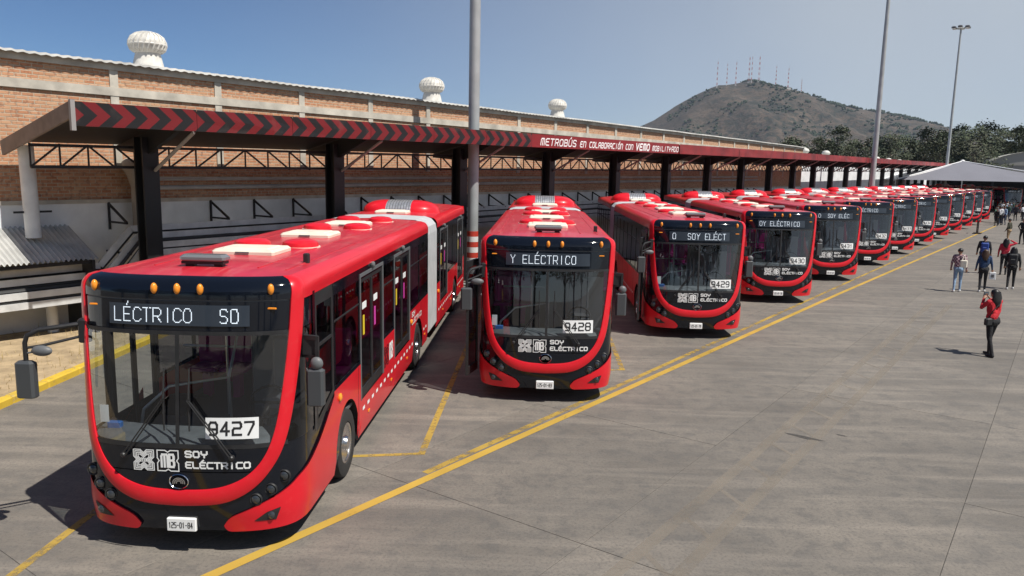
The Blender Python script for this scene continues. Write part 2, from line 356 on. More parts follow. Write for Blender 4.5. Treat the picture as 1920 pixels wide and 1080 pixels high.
def make_bus():
    bus = thing('articulated_bus', 'x', 'bus')
    # ---- front: black base surface, with the opening for the windscreen and the corner glass left free
    b = MB()
    strip(b, [(s_, .28) for s_ in [-sy(2.0)+i*(2*sy(2.0))/90 for i in range(91)]], [(s_, 1.27) for s_ in [-sy(2.0)+i*(2*sy(2.0))/90 for i in range(91)]], 14, -.014)
    b.build('front_mask', BLACKG, bus, smooth=True)
    b = MB(); ss = [-sy(.95)+i*(2*sy(.95))/80 for i in range(81)]
    strip(b, [(s_, 2.535) for s_ in ss], [(s_, 2.865) for s_ in ss], 4, -.012)
    hd = b.build('destination_header', BLACKG, bus, smooth=True)
    b = MB(); ss = [-sx(1.2)+i*(2*sx(1.2))/60 for i in range(61)]
    strip(b, [(s_, 2.885) for s_ in ss], [(s_, 3.12) for s_ in ss], 9, -.004)
    cap = b.build('front_cap', BLACKG, bus, smooth=True)
    b = MB(); strip(b, [(s_, 2.86) for s_ in ss], [(s_, 2.89) for s_ in ss], 1, -.02); b.build('header_seam', GREYP, bus)
    # lettered panel and hood panel under the windscreen
    xs = [-.99+i*1.98/60 for i in range(61)]
    b = MB(); A = [(math.copysign(sx(x), x), max(.985, z_on(UI, x)-.03)) for x in xs]; B = [(p[0], 1.255) for p in A]
    strip(b, A, B, 4, .0); b.build('front_panel', BLACKG, bus, smooth=True)
    xs = [-.80+i*1.6/50 for i in range(51)]
    b = MB(); A = [(math.copysign(sx(x), x), min(.974, z_on(UI, x)-.03)) for x in xs]; B = [(p[0], .975) for p in A]
    strip(b, A, B, 4, .0); b.build('hood_panel', BLACKG, bus, smooth=True)
    # red U band
    b = MB()
    oo = [(-sx(p[0]), p[1]) for p in UO]+[(sx(p[0]), p[1]) for p in reversed(UO[:-1])]
    ii = [(-sx(p[0]), p[1]) for p in UI]+[(sx(p[0]), p[1]) for p in reversed(UI[:-1])]
    rows = []
    for a, c in zip(oo, ii):
        r_ = []
        for j, of in ((0, -.012), (0, .010), (.12, .02), (.5, .024), (.88, .02), (1, .010), (1, -.012)):
            r_.append(skin(a[0]+(c[0]-a[0])*j, a[1]+(c[1]-a[1])*j, of))
        rows.append(r_)
    b.grid(rows); b.build('front_band', RED, bus, smooth=True)
    # red bumper corners with fog lamps
    for g in (-1, 1):
        b = MB(); top = catmull([(sx(.47), .345), (sx(.56), .455), (sx(.76), .545), (sx(1.0), .66), (sx(1.15), .76), (sx(1.24), .86), (sy(.95), 1.02), (sy(1.3), 1.18), (sy(1.72), 1.415)], 4)
        bot = [(p[0], .275 if i > 3 else .275+.08*(1-i/4)**2) for i, p in enumerate(top)]
        strip(b, [(g*p[0], p[1]) for p in bot], [(g*p[0], p[1]) for p in top], 6, .012)
        strip(b, [(g*p[0], p[1]) for p in top], [(g*p[0], p[1]+.004) for p in top], 1, .004)
        strip(b, [(g*p[0], p[1]) for p in top], [(g*p[0], p[1]+.002) for p in top], 1, -.016)
        bc = b.build('bumper_corner', RED, bus, smooth=True)
        b = MB(); q = [(.80, .40), (.93, .50), (1.06, .535), (1.02, .39)]
        b.grid([[fr(g*((q[0][0]*(1-u)+q[3][0]*u)*(1-v_)+(q[1][0]*(1-u)+q[2][0]*u)*v_), (q[0][1]*(1-u)+q[3][1]*u)*(1-v_)+(q[1][1]*(1-u)+q[2][1]*u)*v_, .0175) for u in (0, .25, .5, .75, 1)] for v_ in (0, .25, .5, .75, 1)]); fg = b.build('fog_lamp_recess', BLACKP, bc)
        c = fr(g*.965, .455, .022); MB().lathe([(.001, -.02), (.035, -.012), (.045, 0), (.045, .02)], c, 'y', 14).build('fog_lamp', LENS, bc, smooth=True)
        for x, z, r_ in ((1.10, .885, .058), (.975, .755, .056), (.825, .655, .056)):
            c = fr(g*x, z, .0); h = MB().lathe([(r_*1.25, .02), (r_*1.3, -.006), (r_*1.15, -.014), (r_, -.006), (r_, .0)], c, 'y', 20).build('headlight', BLACKP, bus, smooth=True)
            MB().lathe([(.001, -.03), (r_*.5, -.026), (r_*.85, -.012), (r_*.9, .0)], c, 'y', 18).build('lens', LENS, h, smooth=True)
    # emblem
    c = fr(0, .872, .012)
    e_ = MB().lathe([(.098, .012), (.1, -.004), (.094, -.010), (.088, -.002)], (c[0], c[1], c[2]), 'y', 28, 1.12, .86, False).build('emblem', CHROME, bus, smooth=True)
    MB().lathe([(.09, .0), (.001, .0)], (c[0], c[1]-.002, c[2]), 'y', 24, 1.12, .86).build('emblem_disc', BLACKG, e_)
    b = MB()
    for r_ in (.066, .046, .026):
        arcs = [(r_*math.cos(R(a)), .862+r_*.82*math.sin(R(a))-.004) for a in range(-10, 191, 20)]
        ribbon(b, list(zip(arcs, arcs[1:])), .011, fr, .017)
    b.build('emblem_arc', CHROME, e_)
    # windscreen panes, mullion, header glass edge
    for g in (-1, 1):
        b = MB(); zz = [1.275+i*(2.525-1.275)/14 for i in range(15)]
        strip(b, [(g*.012, z) for z in zz], [(g*sx(x_on(UI, z)+.02), z) for z in zz], 12, -.002)
        b.build('windscreen', WINDS, bus, smooth=True)
        b = MB()                                                   # corner glass
        strip(b, [(g*sx(min(1.25, x_on(UO, z)-.02)), z) for z in zz], [(g*sy(.86), z) for z in zz], 6, -.008)
        b.build('corner_glass', SIDEG if g > 0 else WINDS, bus, smooth=True)
        b = MB(); strip(b, lin((g*sy(.84), 1.2), (g*sy(.84), 2.9), 6), lin((g*sy(.92), 1.2), (g*sy(.92), 2.9), 6), 1, .002); b.build('corner_pillar', BLACKG, bus)
    b = MB(); strip(b, lin((-.022, 1.27), (-.022, 2.53), 6), lin((.022, 1.27), (.022, 2.53), 6), 1, .004); b.build('windscreen_divider', BLACKP, bus)
    b = MB(); ss = [-sx(1.14)+i*(2*sx(1.14))/40 for i in range(41)]
    strip(b, [(s_, 1.25) for s_ in ss], [(s_, 1.30) for s_ in ss], 1, .003); b.build('windscreen_seal', BLACKP, bus); b = MB(); strip(b, [(s_, 2.50) for s_ in ss], [(s_, 2.545) for s_ in ss], 1, .003)
    b.build('windscreen_seal', BLACKP, bus)
    # display panel
    b = MB(); ss = [-.78+i*1.56/20 for i in range(21)]
    strip(b, [(math.copysign(sx(x), x), 2.60) for x in ss], [(math.copysign(sx(x), x), 2.83) for x in ss], 1, .0); b.build('led_display', DISP, hd)
    for x in (-.99, -.255, 0, .255, .99):                        # amber marker lights
        c = fr(x, 3.0, .0); b = MB().sphere((c[0], c[1]-.004, c[2]), .036, .04, .062, 12, 8); b.build('marker_light', AMBER, bus, smooth=True)
    for x in (-1.0, 1.0):
        c = fr(x, 2.79, -.004); MB().cbox(c[0]-.05, c[0]+.05, c[1]-.012, c[1]+.01, 2.78, 2.80, .006).build('side_marker', AMBER, hd)
    # lettering on the front panel
    b = MB()
    ribbon(b, segments('SOY', .085, 1.155, .062, .065, .088), .019, fr, .005)
    ribbon(b, segments('ELÉCTRICO', .085, 1.03, .058, .065, .079), .018, fr, .005); b.build('front_lettering', WHITE, bus)
    b = MB(); cx, cz, h = -.115, 1.105, .118                     # framed monogram
    fm = [(-h,h),(-.03,h),(0,h-.02),(.03,h),(h,h),(h,.03),(h-.02,0),(h,-.03),(h,-h),(.03,-h),(0,-h+.02),(-.03,-h),(-h,-h),(-h,-.03),(-h+.02,0),(-h,.03),(-h,h)]
    ribbon(b, [((cx+p[0], cz+p[1]), (cx+q[0], cz+q[1])) for p, q in zip(fm, fm[1:])], .012, fr, .005)
    ribbon(b, segments('M', cx-.072, cz-.07, .068, .14, .08), .024, fr, .005); ribbon(b, segments('B', cx+.016, cz-.07, .052, .14, .08), .026, fr, .005)
    b.build('front_monogram', WHITE, bus)
    b = MB(); cx = -.39                                          # square zigzag badge
    for k, rr in enumerate((.116, .098, .080, .062)):
        for a in range(4):
            pts = [(-rr, rr), (-.036, rr), (0, rr-.034), (.036, rr), (rr, rr)]
            ca, sa = (1, 0, -1, 0)[a], (0, 1, 0, -1)[a]; pts = [(cx+x*ca-z*sa, 1.105+x*sa+z*ca) for x, z in pts]
            ribbon(b, list(zip(pts, pts[1:])), .0105, fr, .005)
    ribbon(b, segments('M', cx-.032, 1.085, .04, .038, .05), .011, fr, .006); ribbon(b, segments('I', cx+.005, 1.085, .04, .038, .05), .011, fr, .006)
    b.build('front_badge', WHITE, bus)
    # licence plate, paper stickers behind the glass
    c = fr(0, .36, .02); MB().cbox(-.165, .165, c[1]-.012, c[1]+.03, .285, .435, .008).build('licence_plate', WHITE, bus)
    MB().box(-1.03, -.93, .30, .303, 1.42, 1.62).build('paper_notice', WHITE, bus)
    MB().cbox(-.98, -.82, .33, .40, 1.335, 1.41, .01).build('fare_reader', mat('blue_plastic', (.03, .12, .35), .4), bus)
    # wipers
    for g in (-1, 1):
        pv = fr(g*.60, 1.165, .02); tp = fr(g*.14, 1.80, .055)
        b = MB().lathe([(.03, .0), (.03, -.04), (.018, -.055)], pv, 'y', 10)
        for d in (-.014, .026): b.tube([(pv[0]+d, pv[1]-.035, pv[2]), (tp[0]+d*.6, tp[1]-.01, tp[2])], .0085, 6)
        wp = b.build('wiper', BLACKP, bus)
        lo, hi = fr(g*.14, 1.45, .02), fr(g*.14, 2.14, .02); mid = fr(g*.14, 1.80, .05)
        MB().tube([lo, (mid[0], mid[1]+.01, mid[2]), hi], [.008, .014, .006], 6).bar(mid, tp, .03).build('wiper_blade', BLACKP, wp)
    # ---- sides
    for g in (-1, 1):
        drs = DOORS_L if g > 0 else DOORS_R
        X = g*HW
        def sd(y, z, off=0, g=g): return (g*(HW+off-max(0, .5-z)*.16), y, z)
        for (ya, yb) in ((1.70 if g > 0 else 2.06, JOINT[0]), (JOINT[1], LEN-.06)):
            ys = set([ya, yb])
            y = ya
            while y < yb: ys.add(round(y, 3)); y += .12
            for c in Y_W:
                for k in range(25): yy = c-.62+k*1.24/24; (ya < yy < yb) and ys.add(yy)
            for d in drs:
                for e in (-.001, .001):
                    for y in d: (ya < y < yb) and ys.add(y+e)
            ys = sorted(ys); ind = lambda y: any(d[0] <= y <= d[1] for d in drs)
            b = MB(); strip(b, [(y, arch(y)) for y in ys], [(y, .86 if ind(y) else 1.43) for y in ys], 4, 0, sd)
            strip(b, [(y, arch(y)) for y in ys], [(y, arch(y)+.001) for y in ys], 1, -.05, sd)
            b.build('side_panel', RED, bus, smooth=True)
            b = MB()                                             # panel joints, reflective dashes
            for y in ys: pass
            y = ya+.3
            while y < yb-.2:
                if arch(y) < .5 and arch(y+.15) < .5: b.add([sd(y, .68, .004), sd(y+.14, .68, .004), sd(y+.14, .735, .004), sd(y, .735, .004)], [(0,1,2,3)])
                y += .31
            tag(b.build('reflective_tape', WHITE, bus), kind='stuff')
            b = MB(); y = ya+1.3
            while y < yb-.5:
                if not ind(y): b.box(*sorted((g*(HW+.001), g*(HW+.003))), y, y+.008, max(.3, arch(y))+.02, 1.42)
                y += 1.45
            tag(b.build('panel_joint', BLACKP, bus), kind='stuff')
            # window band: rails, pillars, panes
            b = MB(); ya2 = max(ya, .9)
            strip(b, [(y, 2.70) for y in ys], [(y, 2.885) for y in ys], 1, -.004, sd); b.build('upper_rail', BLACKG, bus)
            edges = [ya] + sorted(y for d in drs if ya < d[0] < yb for y in d) + [yb]
            for k in range(0, len(edges)-1, 2):
                y0, y1 = edges[k], edges[k+1]
                if y1-y0 < .15: continue
                b = MB(); strip(b, lin((y0, 1.43), (y1, 1.43), 8), lin((y0, 1.49), (y1, 1.49), 8), 1, -.002, sd); b.build('lower_rail', BLACKG, bus)
                n_ = max(1, round((y1-y0)/1.15)); dw = (y1-y0)/n_
                for q in range(n_+1):
                    yy = y0+q*dw; b = MB().box(*sorted((g*(HW-.03), g*(HW-.002))), max(y0, yy-.04), min(y1, yy+.04), 1.44, 2.71); b.build('window_pillar', BLACKG, bus)
                for q in range(n_):
                    yy = y0+q*dw+.04; y2 = yy+dw-.08
                    pn = MB().grid([[sd(yy, 1.49, -.012), sd(y2, 1.49, -.012)], [sd(yy, 2.70, -.012), sd(y2, 2.70, -.012)]]).build('side_window', SIDEG, bus)
                    MB().box(*sorted((g*(HW-.012), g*(HW-.004))), yy, y2, 2.34, 2.36).build('sliding_vent_bar', BLACKP, pn)
            # roof cove
            s0 = sx(1.19) if ya < 5 else sy(ya); st = [s0+(sy(yb)-s0)*i/60 for i in range(61)] if ya < 5 else [s0, sy(yb)]
            b = MB(); strip(b, [(g*s_, 2.865) for s_ in st], [(g*s_, 3.12) for s_ in st], 9, 0); b.build('roof_edge', RED, bus, smooth=True)
            b = MB(); y = ya+.1
            while y < yb-.1 and ya < 5 and y < 3.4:
                P = [skin(g*sy(y+dy), z, .003) for dy, z in ((0, 2.95), (.02, 2.95), (.02, 3.06), (0, 3.06))]; b.add(P, [(0,1,2,3)]); y += .075
            if b.v: tag(b.build('vent_louvre', mat('dull_red_louvre', (.30, .02, .03), .6), bus), kind='stuff')
        # driver window / doors
        if g > 0:
            b = MB(); b.box(HW-.03, HW-.002, .92, .99, 1.2, 2.71); b.box(HW-.03, HW-.002, 1.64, 1.72, 1.42, 2.71)
            b.add([sd(.92, 1.16, -.001), sd(1.70, 1.42, -.001), sd(1.70, 1.50, -.001), sd(.92, 1.28, -.001)], [(0,1,2,3)])
            b.box(HW-.02, HW-.003, .95, 1.70, 2.18, 2.22); strip(b, lin((.92, 2.70), (1.75, 2.70), 4), lin((.92, 2.885), (1.75, 2.885), 4), 1, -.004, sd)
            dw_ = b.build('driver_window', BLACKP, bus)
            MB().add([sd(.98, 1.26, -.012), sd(1.66, 1.48, -.012), sd(1.66, 2.70, -.012), sd(.98, 2.70, -.012)], [(0,1,2,3)]).build('pane', SIDEG, dw_)
        else:
            b = MB(); strip(b, lin((.92, 2.70), (2.1, 2.70), 4), lin((.92, 2.885), (2.1, 2.885), 4), 1, -.004, sd); b.build('door_header', BLACKG, bus)
        for (y0, y1) in drs:
            zb, zt = (.86, 2.78) if g > 0 else (.40, 2.70)
            ym = (y0+y1)/2; fx = sorted((g*(HW-.05), g*(HW+.006)))
            fr_ = MB().box(*fx, y0, y0+.05, zb, zt).box(*fx, y1-.05, y1, zb, zt).box(*fx, y0+.05, y1-.05, zt-.05, zt).build('door_frame', GREYP if g > 0 else BLACKP, bus)
            for (p, q) in ((y0+.05, ym), (ym, y1-.05)):
                fx = sorted((g*(HW-.035), g*(HW-.008))); b = MB()
                b.box(*fx, p+.004, p+.05, zb+.02, zt-.055); b.box(*fx, q-.05, q-.004, zb+.02, zt-.055); b.box(*fx, p+.05, q-.05, zb+.02, zb+.16); b.box(*fx, p+.05, q-.05, zt-.14, zt-.055)
                lf = b.build('door_leaf', BLACKP, bus)
                MB().grid([[(g*(HW-.02), p+.05, zb+.16), (g*(HW-.02), q-.05, zb+.16)], [(g*(HW-.02), p+.05, zt-.14), (g*(HW-.02), q-.05, zt-.14)]]).build('pane', SIDEG if g > 0 else WINDS, lf)
                if g > 0:
                    MB().box(HW-.018, HW-.014, p+.16, p+.42, 2.22, 2.32).build('door_sticker', WHITE, lf)
                    MB().box(HW-.018, HW-.014, p+.20, p+.29, 1.82, 2.12).build('door_stripe_sticker', mat('magenta_vinyl', (.65, .06, .38), .5) if p > ym-.1 else mat('yellow_vinyl', (.75, .55, .03), .5), lf)
            if g > 0:
                b = MB().lathe([(.05, 0), (.05, .03), (.03, .045)], (HW+.0, ym, 2.83), 'x', 12).build('door_lamp', GREYP, bus)
    # side badges on the door side
    b = MB(); fn = lambda y, z, off=0: (HW+off, y, z)
    ribbon(b, segments('SOY', 7.62, 1.28, .10, .085, .14), .026, fn, .004); ribbon(b, segments('ELÉCTRICO', 7.62, 1.12, .10, .085, .14), .026, fn, .004)
    tag(b.build('side_lettering', WHITE, bus), kind='stuff'); b = MB()
    ribbon(b, segments('M', 5.28, .98, .13, .26, .15), .045, fn, .004); ribbon(b, segments('B', 5.46, .98, .11, .26, .15), .05, fn, .004)
    b.build('side_monogram', WHITE, bus)
    b = MB()
    for rr in (.17, .12, .07):
        for a in range(4):
            pts = [(-rr, rr), (-rr*.45, rr), (0, rr*.62), (rr*.45, rr), (rr, rr)]; ca, sa = (1, 0, -1, 0)[a], (0, 1, 0, -1)[a]
            pts = [(5.02+x*ca-z*sa, 1.1+x*sa+z*ca) for x, z in pts]; ribbon(b, list(zip(pts, pts[1:])), .028, fn, .004)
    b.build('side_badge', mat('dark_red_vinyl', (.12, .004, .008), .5), bus)
    for y, z in ((1.95, 1.28), (7.52, 1.2), (11.6, 1.2)):
        c = MB().sphere((HW+.01, y, z), .03, .06, .06, 10, 6); c.build('turn_signal', AMBER, bus, smooth=True)
    for y in (3.6, 5.4, 7.0, 9.3, 12.5, 14.2, 16.6): MB().cbox(HW-.005, HW+.014, y, y+.09, .54, .58, .006).build('side_reflector', AMBER, bus)
    # ---- roof
    for (ya, yb) in ((0, JOINT[0]), (JOINT[1], LEN-.06)):
        b = MB(); st = [.02*k for k in range(3)]+[S1*i/26 for i in range(1, 27)]+[S1+(sy(yb)-S1)*i/12 for i in range(1, 13)] if ya == 0 else [sy(ya)+(sy(yb)-sy(ya))*i/8 for i in range(9)]
        rows = []
        for s_ in sorted(st):
            p = skin(s_, 3.12, 0); rows.append([(p[0]*k/8, p[1], 3.119+.05*(1-(k/8)**2)*min(1, max(0, (p[1]-.35)/.5))) for k in range(-8, 9)])
        b.grid(rows); b.build('roof', ROOFRED, bus, smooth=True)
    for x in (-.95, -.62, .62, .95):
        for (ya, yb) in ((.9, JOINT[0]-.05), (JOINT[1]+.05, LEN-.15)):
            zc = 3.119+.05*(1-(x/1.105)**2); MB().box(x-.012, x+.012, ya, yb, zc-.01, zc+.006).build('roof_seam', ROOFRED, bus)
    for y in (1.35, 4.1, 6.0, 8.2, 14.3, 16.2): MB().grid([[(x, y+dy, 3.1235+.05*(1-(x/1.105)**2)) for x in [-1.05+.15*i for i in range(15)]] for dy in (0, .012)]).build('roof_joint', mat('dull_red_louvre', (.30, .02, .03), .6), bus)
    def hatch(y, x=0, sxx=.42, syy=.36):
        b = MB().cbox(x-sxx, x+sxx, y-syy, y+syy, 3.15, 3.235, .03); b.cbox(x-sxx*.55, x+sxx*.55, y+syy-.04, y+syy+.14, 3.15, 3.22, .03); h_ = b.build('roof_hatch', CREAM, bus, smooth=False); MB().cbox(x-sxx*.78, x+sxx*.78, y-syy*.7, y+syy*.6, 3.225, 3.252, .02).build('hatch_lid', CREAM, h_); MB().bar((x-.09, y-syy-.012, 3.20), (x+.09, y-syy-.012, 3.20), .02).build('hatch_handle', GREYP, h_)
    def dome(y, x, r_=.25):
        MB().lathe([(r_*1.04, 3.13), (r_*1.06, 3.18), (r_, 3.225), (r_*.8, 3.255), (r_*.4, 3.27), (.001, 3.272)], (x, y, 0), 'z', 22).build('roof_vent', RED, bus, smooth=True)
        MB().lathe([(r_*1.15, 3.12), (r_*1.15, 3.165)], (x, y, 0), 'z', 22).build('vent_flange', CREAM, bus)
    b = MB().cbox(-.27, .27, .78, .98, 3.225, 3.30, .03); lb = b.build('roof_beacon', mat('smoked_plastic', (.16, .17, .18), .25, coat=.5), bus)
    MB().box(-.22, -.12, .84, .92, 3.13, 3.24).box(.12, .22, .84, .92, 3.13, 3.24).box(-.25, .25, .8, .95, 3.19, 3.222).build('beacon_mount', BLACKP, lb)
    hatch(2.35, .0); dome(3.3, -.36); dome(3.3, .36); hatch(5.0); dome(6.6, -.36); dome(6.75, .36); hatch(7.5); dome(8.9, -.36); dome(8.9, .36); hatch(12.1, 0, .42, .3)
    MB().cbox(.93, 1.0, 1.6, 1.68, 3.12, 3.25, .01).build('roof_antenna', BLACKP, bus)
    # rear air-conditioning pod
    for g in (-1, 1):
        rows = []
        for i in range(13):
            t = i/12; x = g*(.34+.74*t); k = math.sqrt(max(0, 1-t**2.6))
            rows.append([(x, 13.4+.62*k*math.cos(R(a))*1.0, 3.12+.34*k*math.sin(R(a))**.8 if 0 < a < 180 else 3.12) for a in range(0, 181, 15)])
        MB().grid(rows).build('pod_shell', RED, bus, smooth=True)
    pod = MB().grid([[(x, 13.4+.62*math.cos(R(a)), 3.12+(.335*math.sin(R(a))**.8 if 0 < a < 180 else 0)) for a in range(0, 181, 12)] for x in (-.345, .345)]).build('pod_grille', SILVER, bus, smooth=True)
    b = MB()
    for k in range(9):
        x = -.3+k*.075; pts = [(x, 13.4+.625*math.cos(R(a)), 3.124+.337*math.sin(R(a))**.8) for a in range(15, 166, 15)]; b.tube(pts, .008, 4)
    tag(b.build('grille_bars', GREYP, pod), kind='stuff')
    dome(15.2, .3, .2)
    # bellows
    rows = []
    nf = 26
    for i in range(nf+1):
        y = JOINT[0]+(JOINT[1]-JOINT[0])*i/nf; d = -.005 if i % 2 == 0 else -.055
        ring = [(-HW-d*0+(-d if False else 0), y, .45)]
        ring = [((HW+d)*sg, y, z) for sg, z in ((1, .45), (1, 1.0), (1, 1.6), (1, 2.2), (1, 2.8))]+[((HW+d-.03)*1, y, 2.97), ((HW+d-.14), y, 3.10+d), ((HW+d-.3), y, 3.15+d), (0, y, 3.18+d)]
        ring = ring+[(-p[0], p[1], p[2]) for p in reversed(ring[:-1])]; rows.append(ring)
    MB().grid(rows).build('bellows', BELLOWS, bus)
    # rear end
    b = MB(); b.box(-HW+.01, HW-.01, LEN-.07, LEN, .3, 1.43); b.box(-HW+.02, HW-.02, LEN-.07, LEN-.01, 2.72, 3.1); b.build('rear_panel', RED, bus)
    MB().box(-HW+.015, HW-.015, LEN-.06, LEN-.005, 1.435, 2.715).build('rear_window', BLACKG, bus)
    # underbody, floor, ceiling, cabin
    for (ya, yb) in ((.35, JOINT[0]), (JOINT[1], LEN-.1)):
        MB().box(-.9, .9, ya, yb, .36, .88).build('chassis', BLACKP, bus)
        MB().box(-1.22, 1.22, max(ya, .95), yb, .90, .95).build('cabin_floor', FLOORI, bus)
        MB().box(-1.1, 1.1, max(ya, .6), yb, 2.80, 2.84).build('cabin_ceiling', CEIL, bus)
    for c in Y_W:                                                # wheel housings
        for g in (-1, 1):
            b = MB(); rows = [[(g*x, c+.63*math.cos(R(a)), .48+.63*math.sin(R(a))) for x in (.86, HW-.01)] for a in range(-15, 196, 15)]; b.grid(rows); b.build('wheel_housing', BLACKP, bus)
    # wheels
    for c in Y_W:
        for g in (-1, 1):
            wh = bpy.data.objects.new('wheel', None); col.objects.link(wh); wh.parent = bus; wh.location = (g*1.115, c, .485); wh.rotation_euler = (0, 0, 0 if g > 0 else math.pi)
            MB().lathe([(.29, -.13), (.42, -.15), (.47, -.13), (.485, -.09), (.485, .09), (.47, .13), (.42, .148), (.30, .14), (.285, .11)], (0,0,0), 'x', 36).build('tyre', RUBBER, wh, smooth=True)
            rim = MB().lathe([(.29, .115), (.285, .13), (.262, .12), (.245, .05), (.20, .03), (.165, .06), (.15, .10), (.10, .12), (.085, .16), (.001, .165)], (0,0,0), 'x', 30).build('rim', ALU, wh, smooth=True)
            b = MB()
            for k in range(10): a = 2*math.pi*k/10; b.lathe([(.016, .05), (.016, .10), (.008, .105)], (0, .185*math.cos(a), .185*math.sin(a)), 'x', 7)
            tag(b.build('wheel_nuts', CHROME, wh), kind='stuff')
            b = MB()
            for k in range(10): a = 2*math.pi*(k+.5)/10; b.lathe([(.028, .046), (.028, .052)], (0, .222*math.cos(a), .222*math.sin(a)), 'x', 9)
            tag(b.build('rim_holes', BLACKP, wh), kind='stuff')
    # cab
    xs = [-1.12+i*2.24/24 for i in range(25)]
    b = MB(); b.grid([[(x*.97, fr(x, 1.3, 0)[1]+dy, z) for x in xs] for dy, z in ((.05, .9), (.05, 1.28), (.12, 1.33), (.42, 1.36), (.55, 1.27), (.6, .9))]); b.build('dashboard', DASH, bus, smooth=True)
    b = MB().tube([(.66+.22*math.cos(R(a)), .98+.14*math.sin(R(a)), 1.50+.16*math.sin(R(a))) for a in range(0, 361, 20)], .017, 6); b.tube([(.66, .98, 1.48), (.66, .85, 1.25)], .035, 8); b.bar((.46, .98, 1.49), (.86, .98, 1.49), .03); b.build('steering_wheel', BLACKP, bus)
    b = MB().cbox(.42, .90, 1.35, 1.82, 1.28, 1.42, .04); b.cbox(.43, .89, 1.78, 1.92, 1.40, 2.12, .04); b.cbox(.54, .78, 1.8, 1.9, 2.12, 2.32, .04); b.box(.52, .8, 1.45, 1.75, .95, 1.28); b.build('driver_seat', SEATG, bus)
    MB().box(.08, 1.2, 2.03, 2.06, .95, 2.15).build('cab_partition', SEATG, bus)
    MB().box(.08, 1.2, 2.035, 2.05, 2.15, 2.75).build('partition_glass', SIDEG, bus)
    b = MB().tube([(-.95, .95, .98), (-.9, 1.0, 1.35), (-.62, 1.1, 1.62), (.05, 1.3, 1.70), (.05, 1.35, .98)], .02, 8); b.tube([(.05, 1.3, 1.7), (.05, 2.0, 2.78)], .018, 8); b.tube([(-.30, 2.1, .95), (-.30, 2.1, 2.8)], .018, 8); b.tube([(-.9, 2.1, 1.9), (.06, 2.1, 1.9)], .018, 8); b.build('cab_rail', RAIL, bus)
    # passengers' seats and poles
    y = 2.9; i = 0
    while y < 17:
        if not (JOINT[0]-.3 < y < JOINT[1]+.2):
            for x in (-.95, -.5, .5, .95):
                if x > 0 and any(d[0]-.25 < y < d[1]+.1 for d in DOORS_L): continue
                st = MB().cbox(x-.2, x+.2, y-.2, y+.2, 1.36, 1.42, .02); st.cbox(x-.2, x+.2, y+.16, y+.23, 1.42, 2.0, .03); st.box(x-.05, x+.05, y-.05, y+.1, .95, 1.36)
                st.build('passenger_seat', MAGENTA, bus)
        y += .82
    for y in (2.95, 5.2, 7.7, 11.7, 13.8, 15.8):
        for x in (-.28, .28): MB().tube([(x, y, .95), (x, y, 2.8)], .017, 6).build('grab_pole', RAIL, bus)
    for x in (-.4, .4): MB().tube([(x, 2.2, 2.55), (x, 9.6, 2.55)], .017, 6).build('grab_rail', RAIL, bus)
    # near-side mirror (driver side) fixed to the corner
    b = MB().bar((1.22, .55, 2.42), (1.42, .50, 2.42), .05).bar((1.42, .50, 2.44), (1.42, .5, 2.12), .04).bar((1.24, .55, 2.2), (1.42, .5, 2.2), .035); b.box(1.25, 1.40, .51, .535, 2.22, 2.40)
    m1 = b.build('mirror_arm', BLACKP, bus)
    MB().cbox(1.31, 1.51, .40, .52, 1.64, 2.08, .028).build('mirror_head', MIRR, m1, smooth=False)
    MB().sphere((1.43, .44, 2.14), .075, .05, .075, 12, 8).build('round_mirror', GREYP, m1, smooth=True)
    return bus

def far_mirror(bus, reach):
    """door-side mirror on its long hinged arm; reach says how far it is swung out"""
    hx, hy, hz = -1.2, .40, 2.54
    ex, ey = hx-reach, hy-.28
    b = MB().tube([(hx, hy, hz), (hx-reach*.75, hy-.24, hz-.04), (ex+.03, ey, hz-.10), (ex, ey, hz-.18), (ex, ey, hz-.42)], .026, 8)
    b.tube([(hx, hy, hz-.14), (hx-reach*.7, hy-.22, hz-.22), (ex, ey, hz-.24)], .016, 8); b.cbox(hx-.06, hx+.05, hy-.06, hy+.06, hz-.22, hz+.06, .02)
    m1 = b.build('mirror_arm', BLACKP, bus, smooth=True)
    MB().cbox(ex-.105, ex+.105, ey-.07, ey+.05, hz-.80, hz-.38, .026).build('mirror_head', MIRR, m1)
    MB().sphere((ex+.2, ey-.02, hz-.26), .12, .05, .06, 12, 8).tube([(ex, ey, hz-.3), (ex+.18, ey, hz-.26)], .012, 6).build('round_mirror', GREYP, m1, smooth=True)

BUS_AT = [(-3.92, 7.90), (.155, 13.96), (4.17, 20.01), (8.14, 26.07), (12.12, 32.10), (16.12, 38.12), (20.14, 44.13), (24.19, 50.13), (28.26, 56.12), (32.35, 62.10), (36.44, 68.07), (40.55, 74.04), (44.66, 80.0)]
TEXTS = [[('LÉCTRICO', -.71), ('SO', .47)], [('Y ELÉCTRICO', -.69)], [('O', -.70), ('SOY ELÉCT', -.31)], [('OY ELÉCTRICO', -.73)], [('O', -.62), ('SOY ELÉC', -.25)],
         [('Y ELÉCTRICO', -.86)], [('ELÉCTRIC', -.45)], [('ELÉCTRIC', -.45)], [('SO', -.1)], [('LÉ', .2)], [('Y ELÉCTRICO', -.69)], [('OY ELÉCTRIC', -.73)], [('SOY ELÉC', -.3)]]
PLATES = ['84', '83', '79', '78', '82', '81', '86', '85', '87', '88', '89', '80', '90']
proto = make_bus()
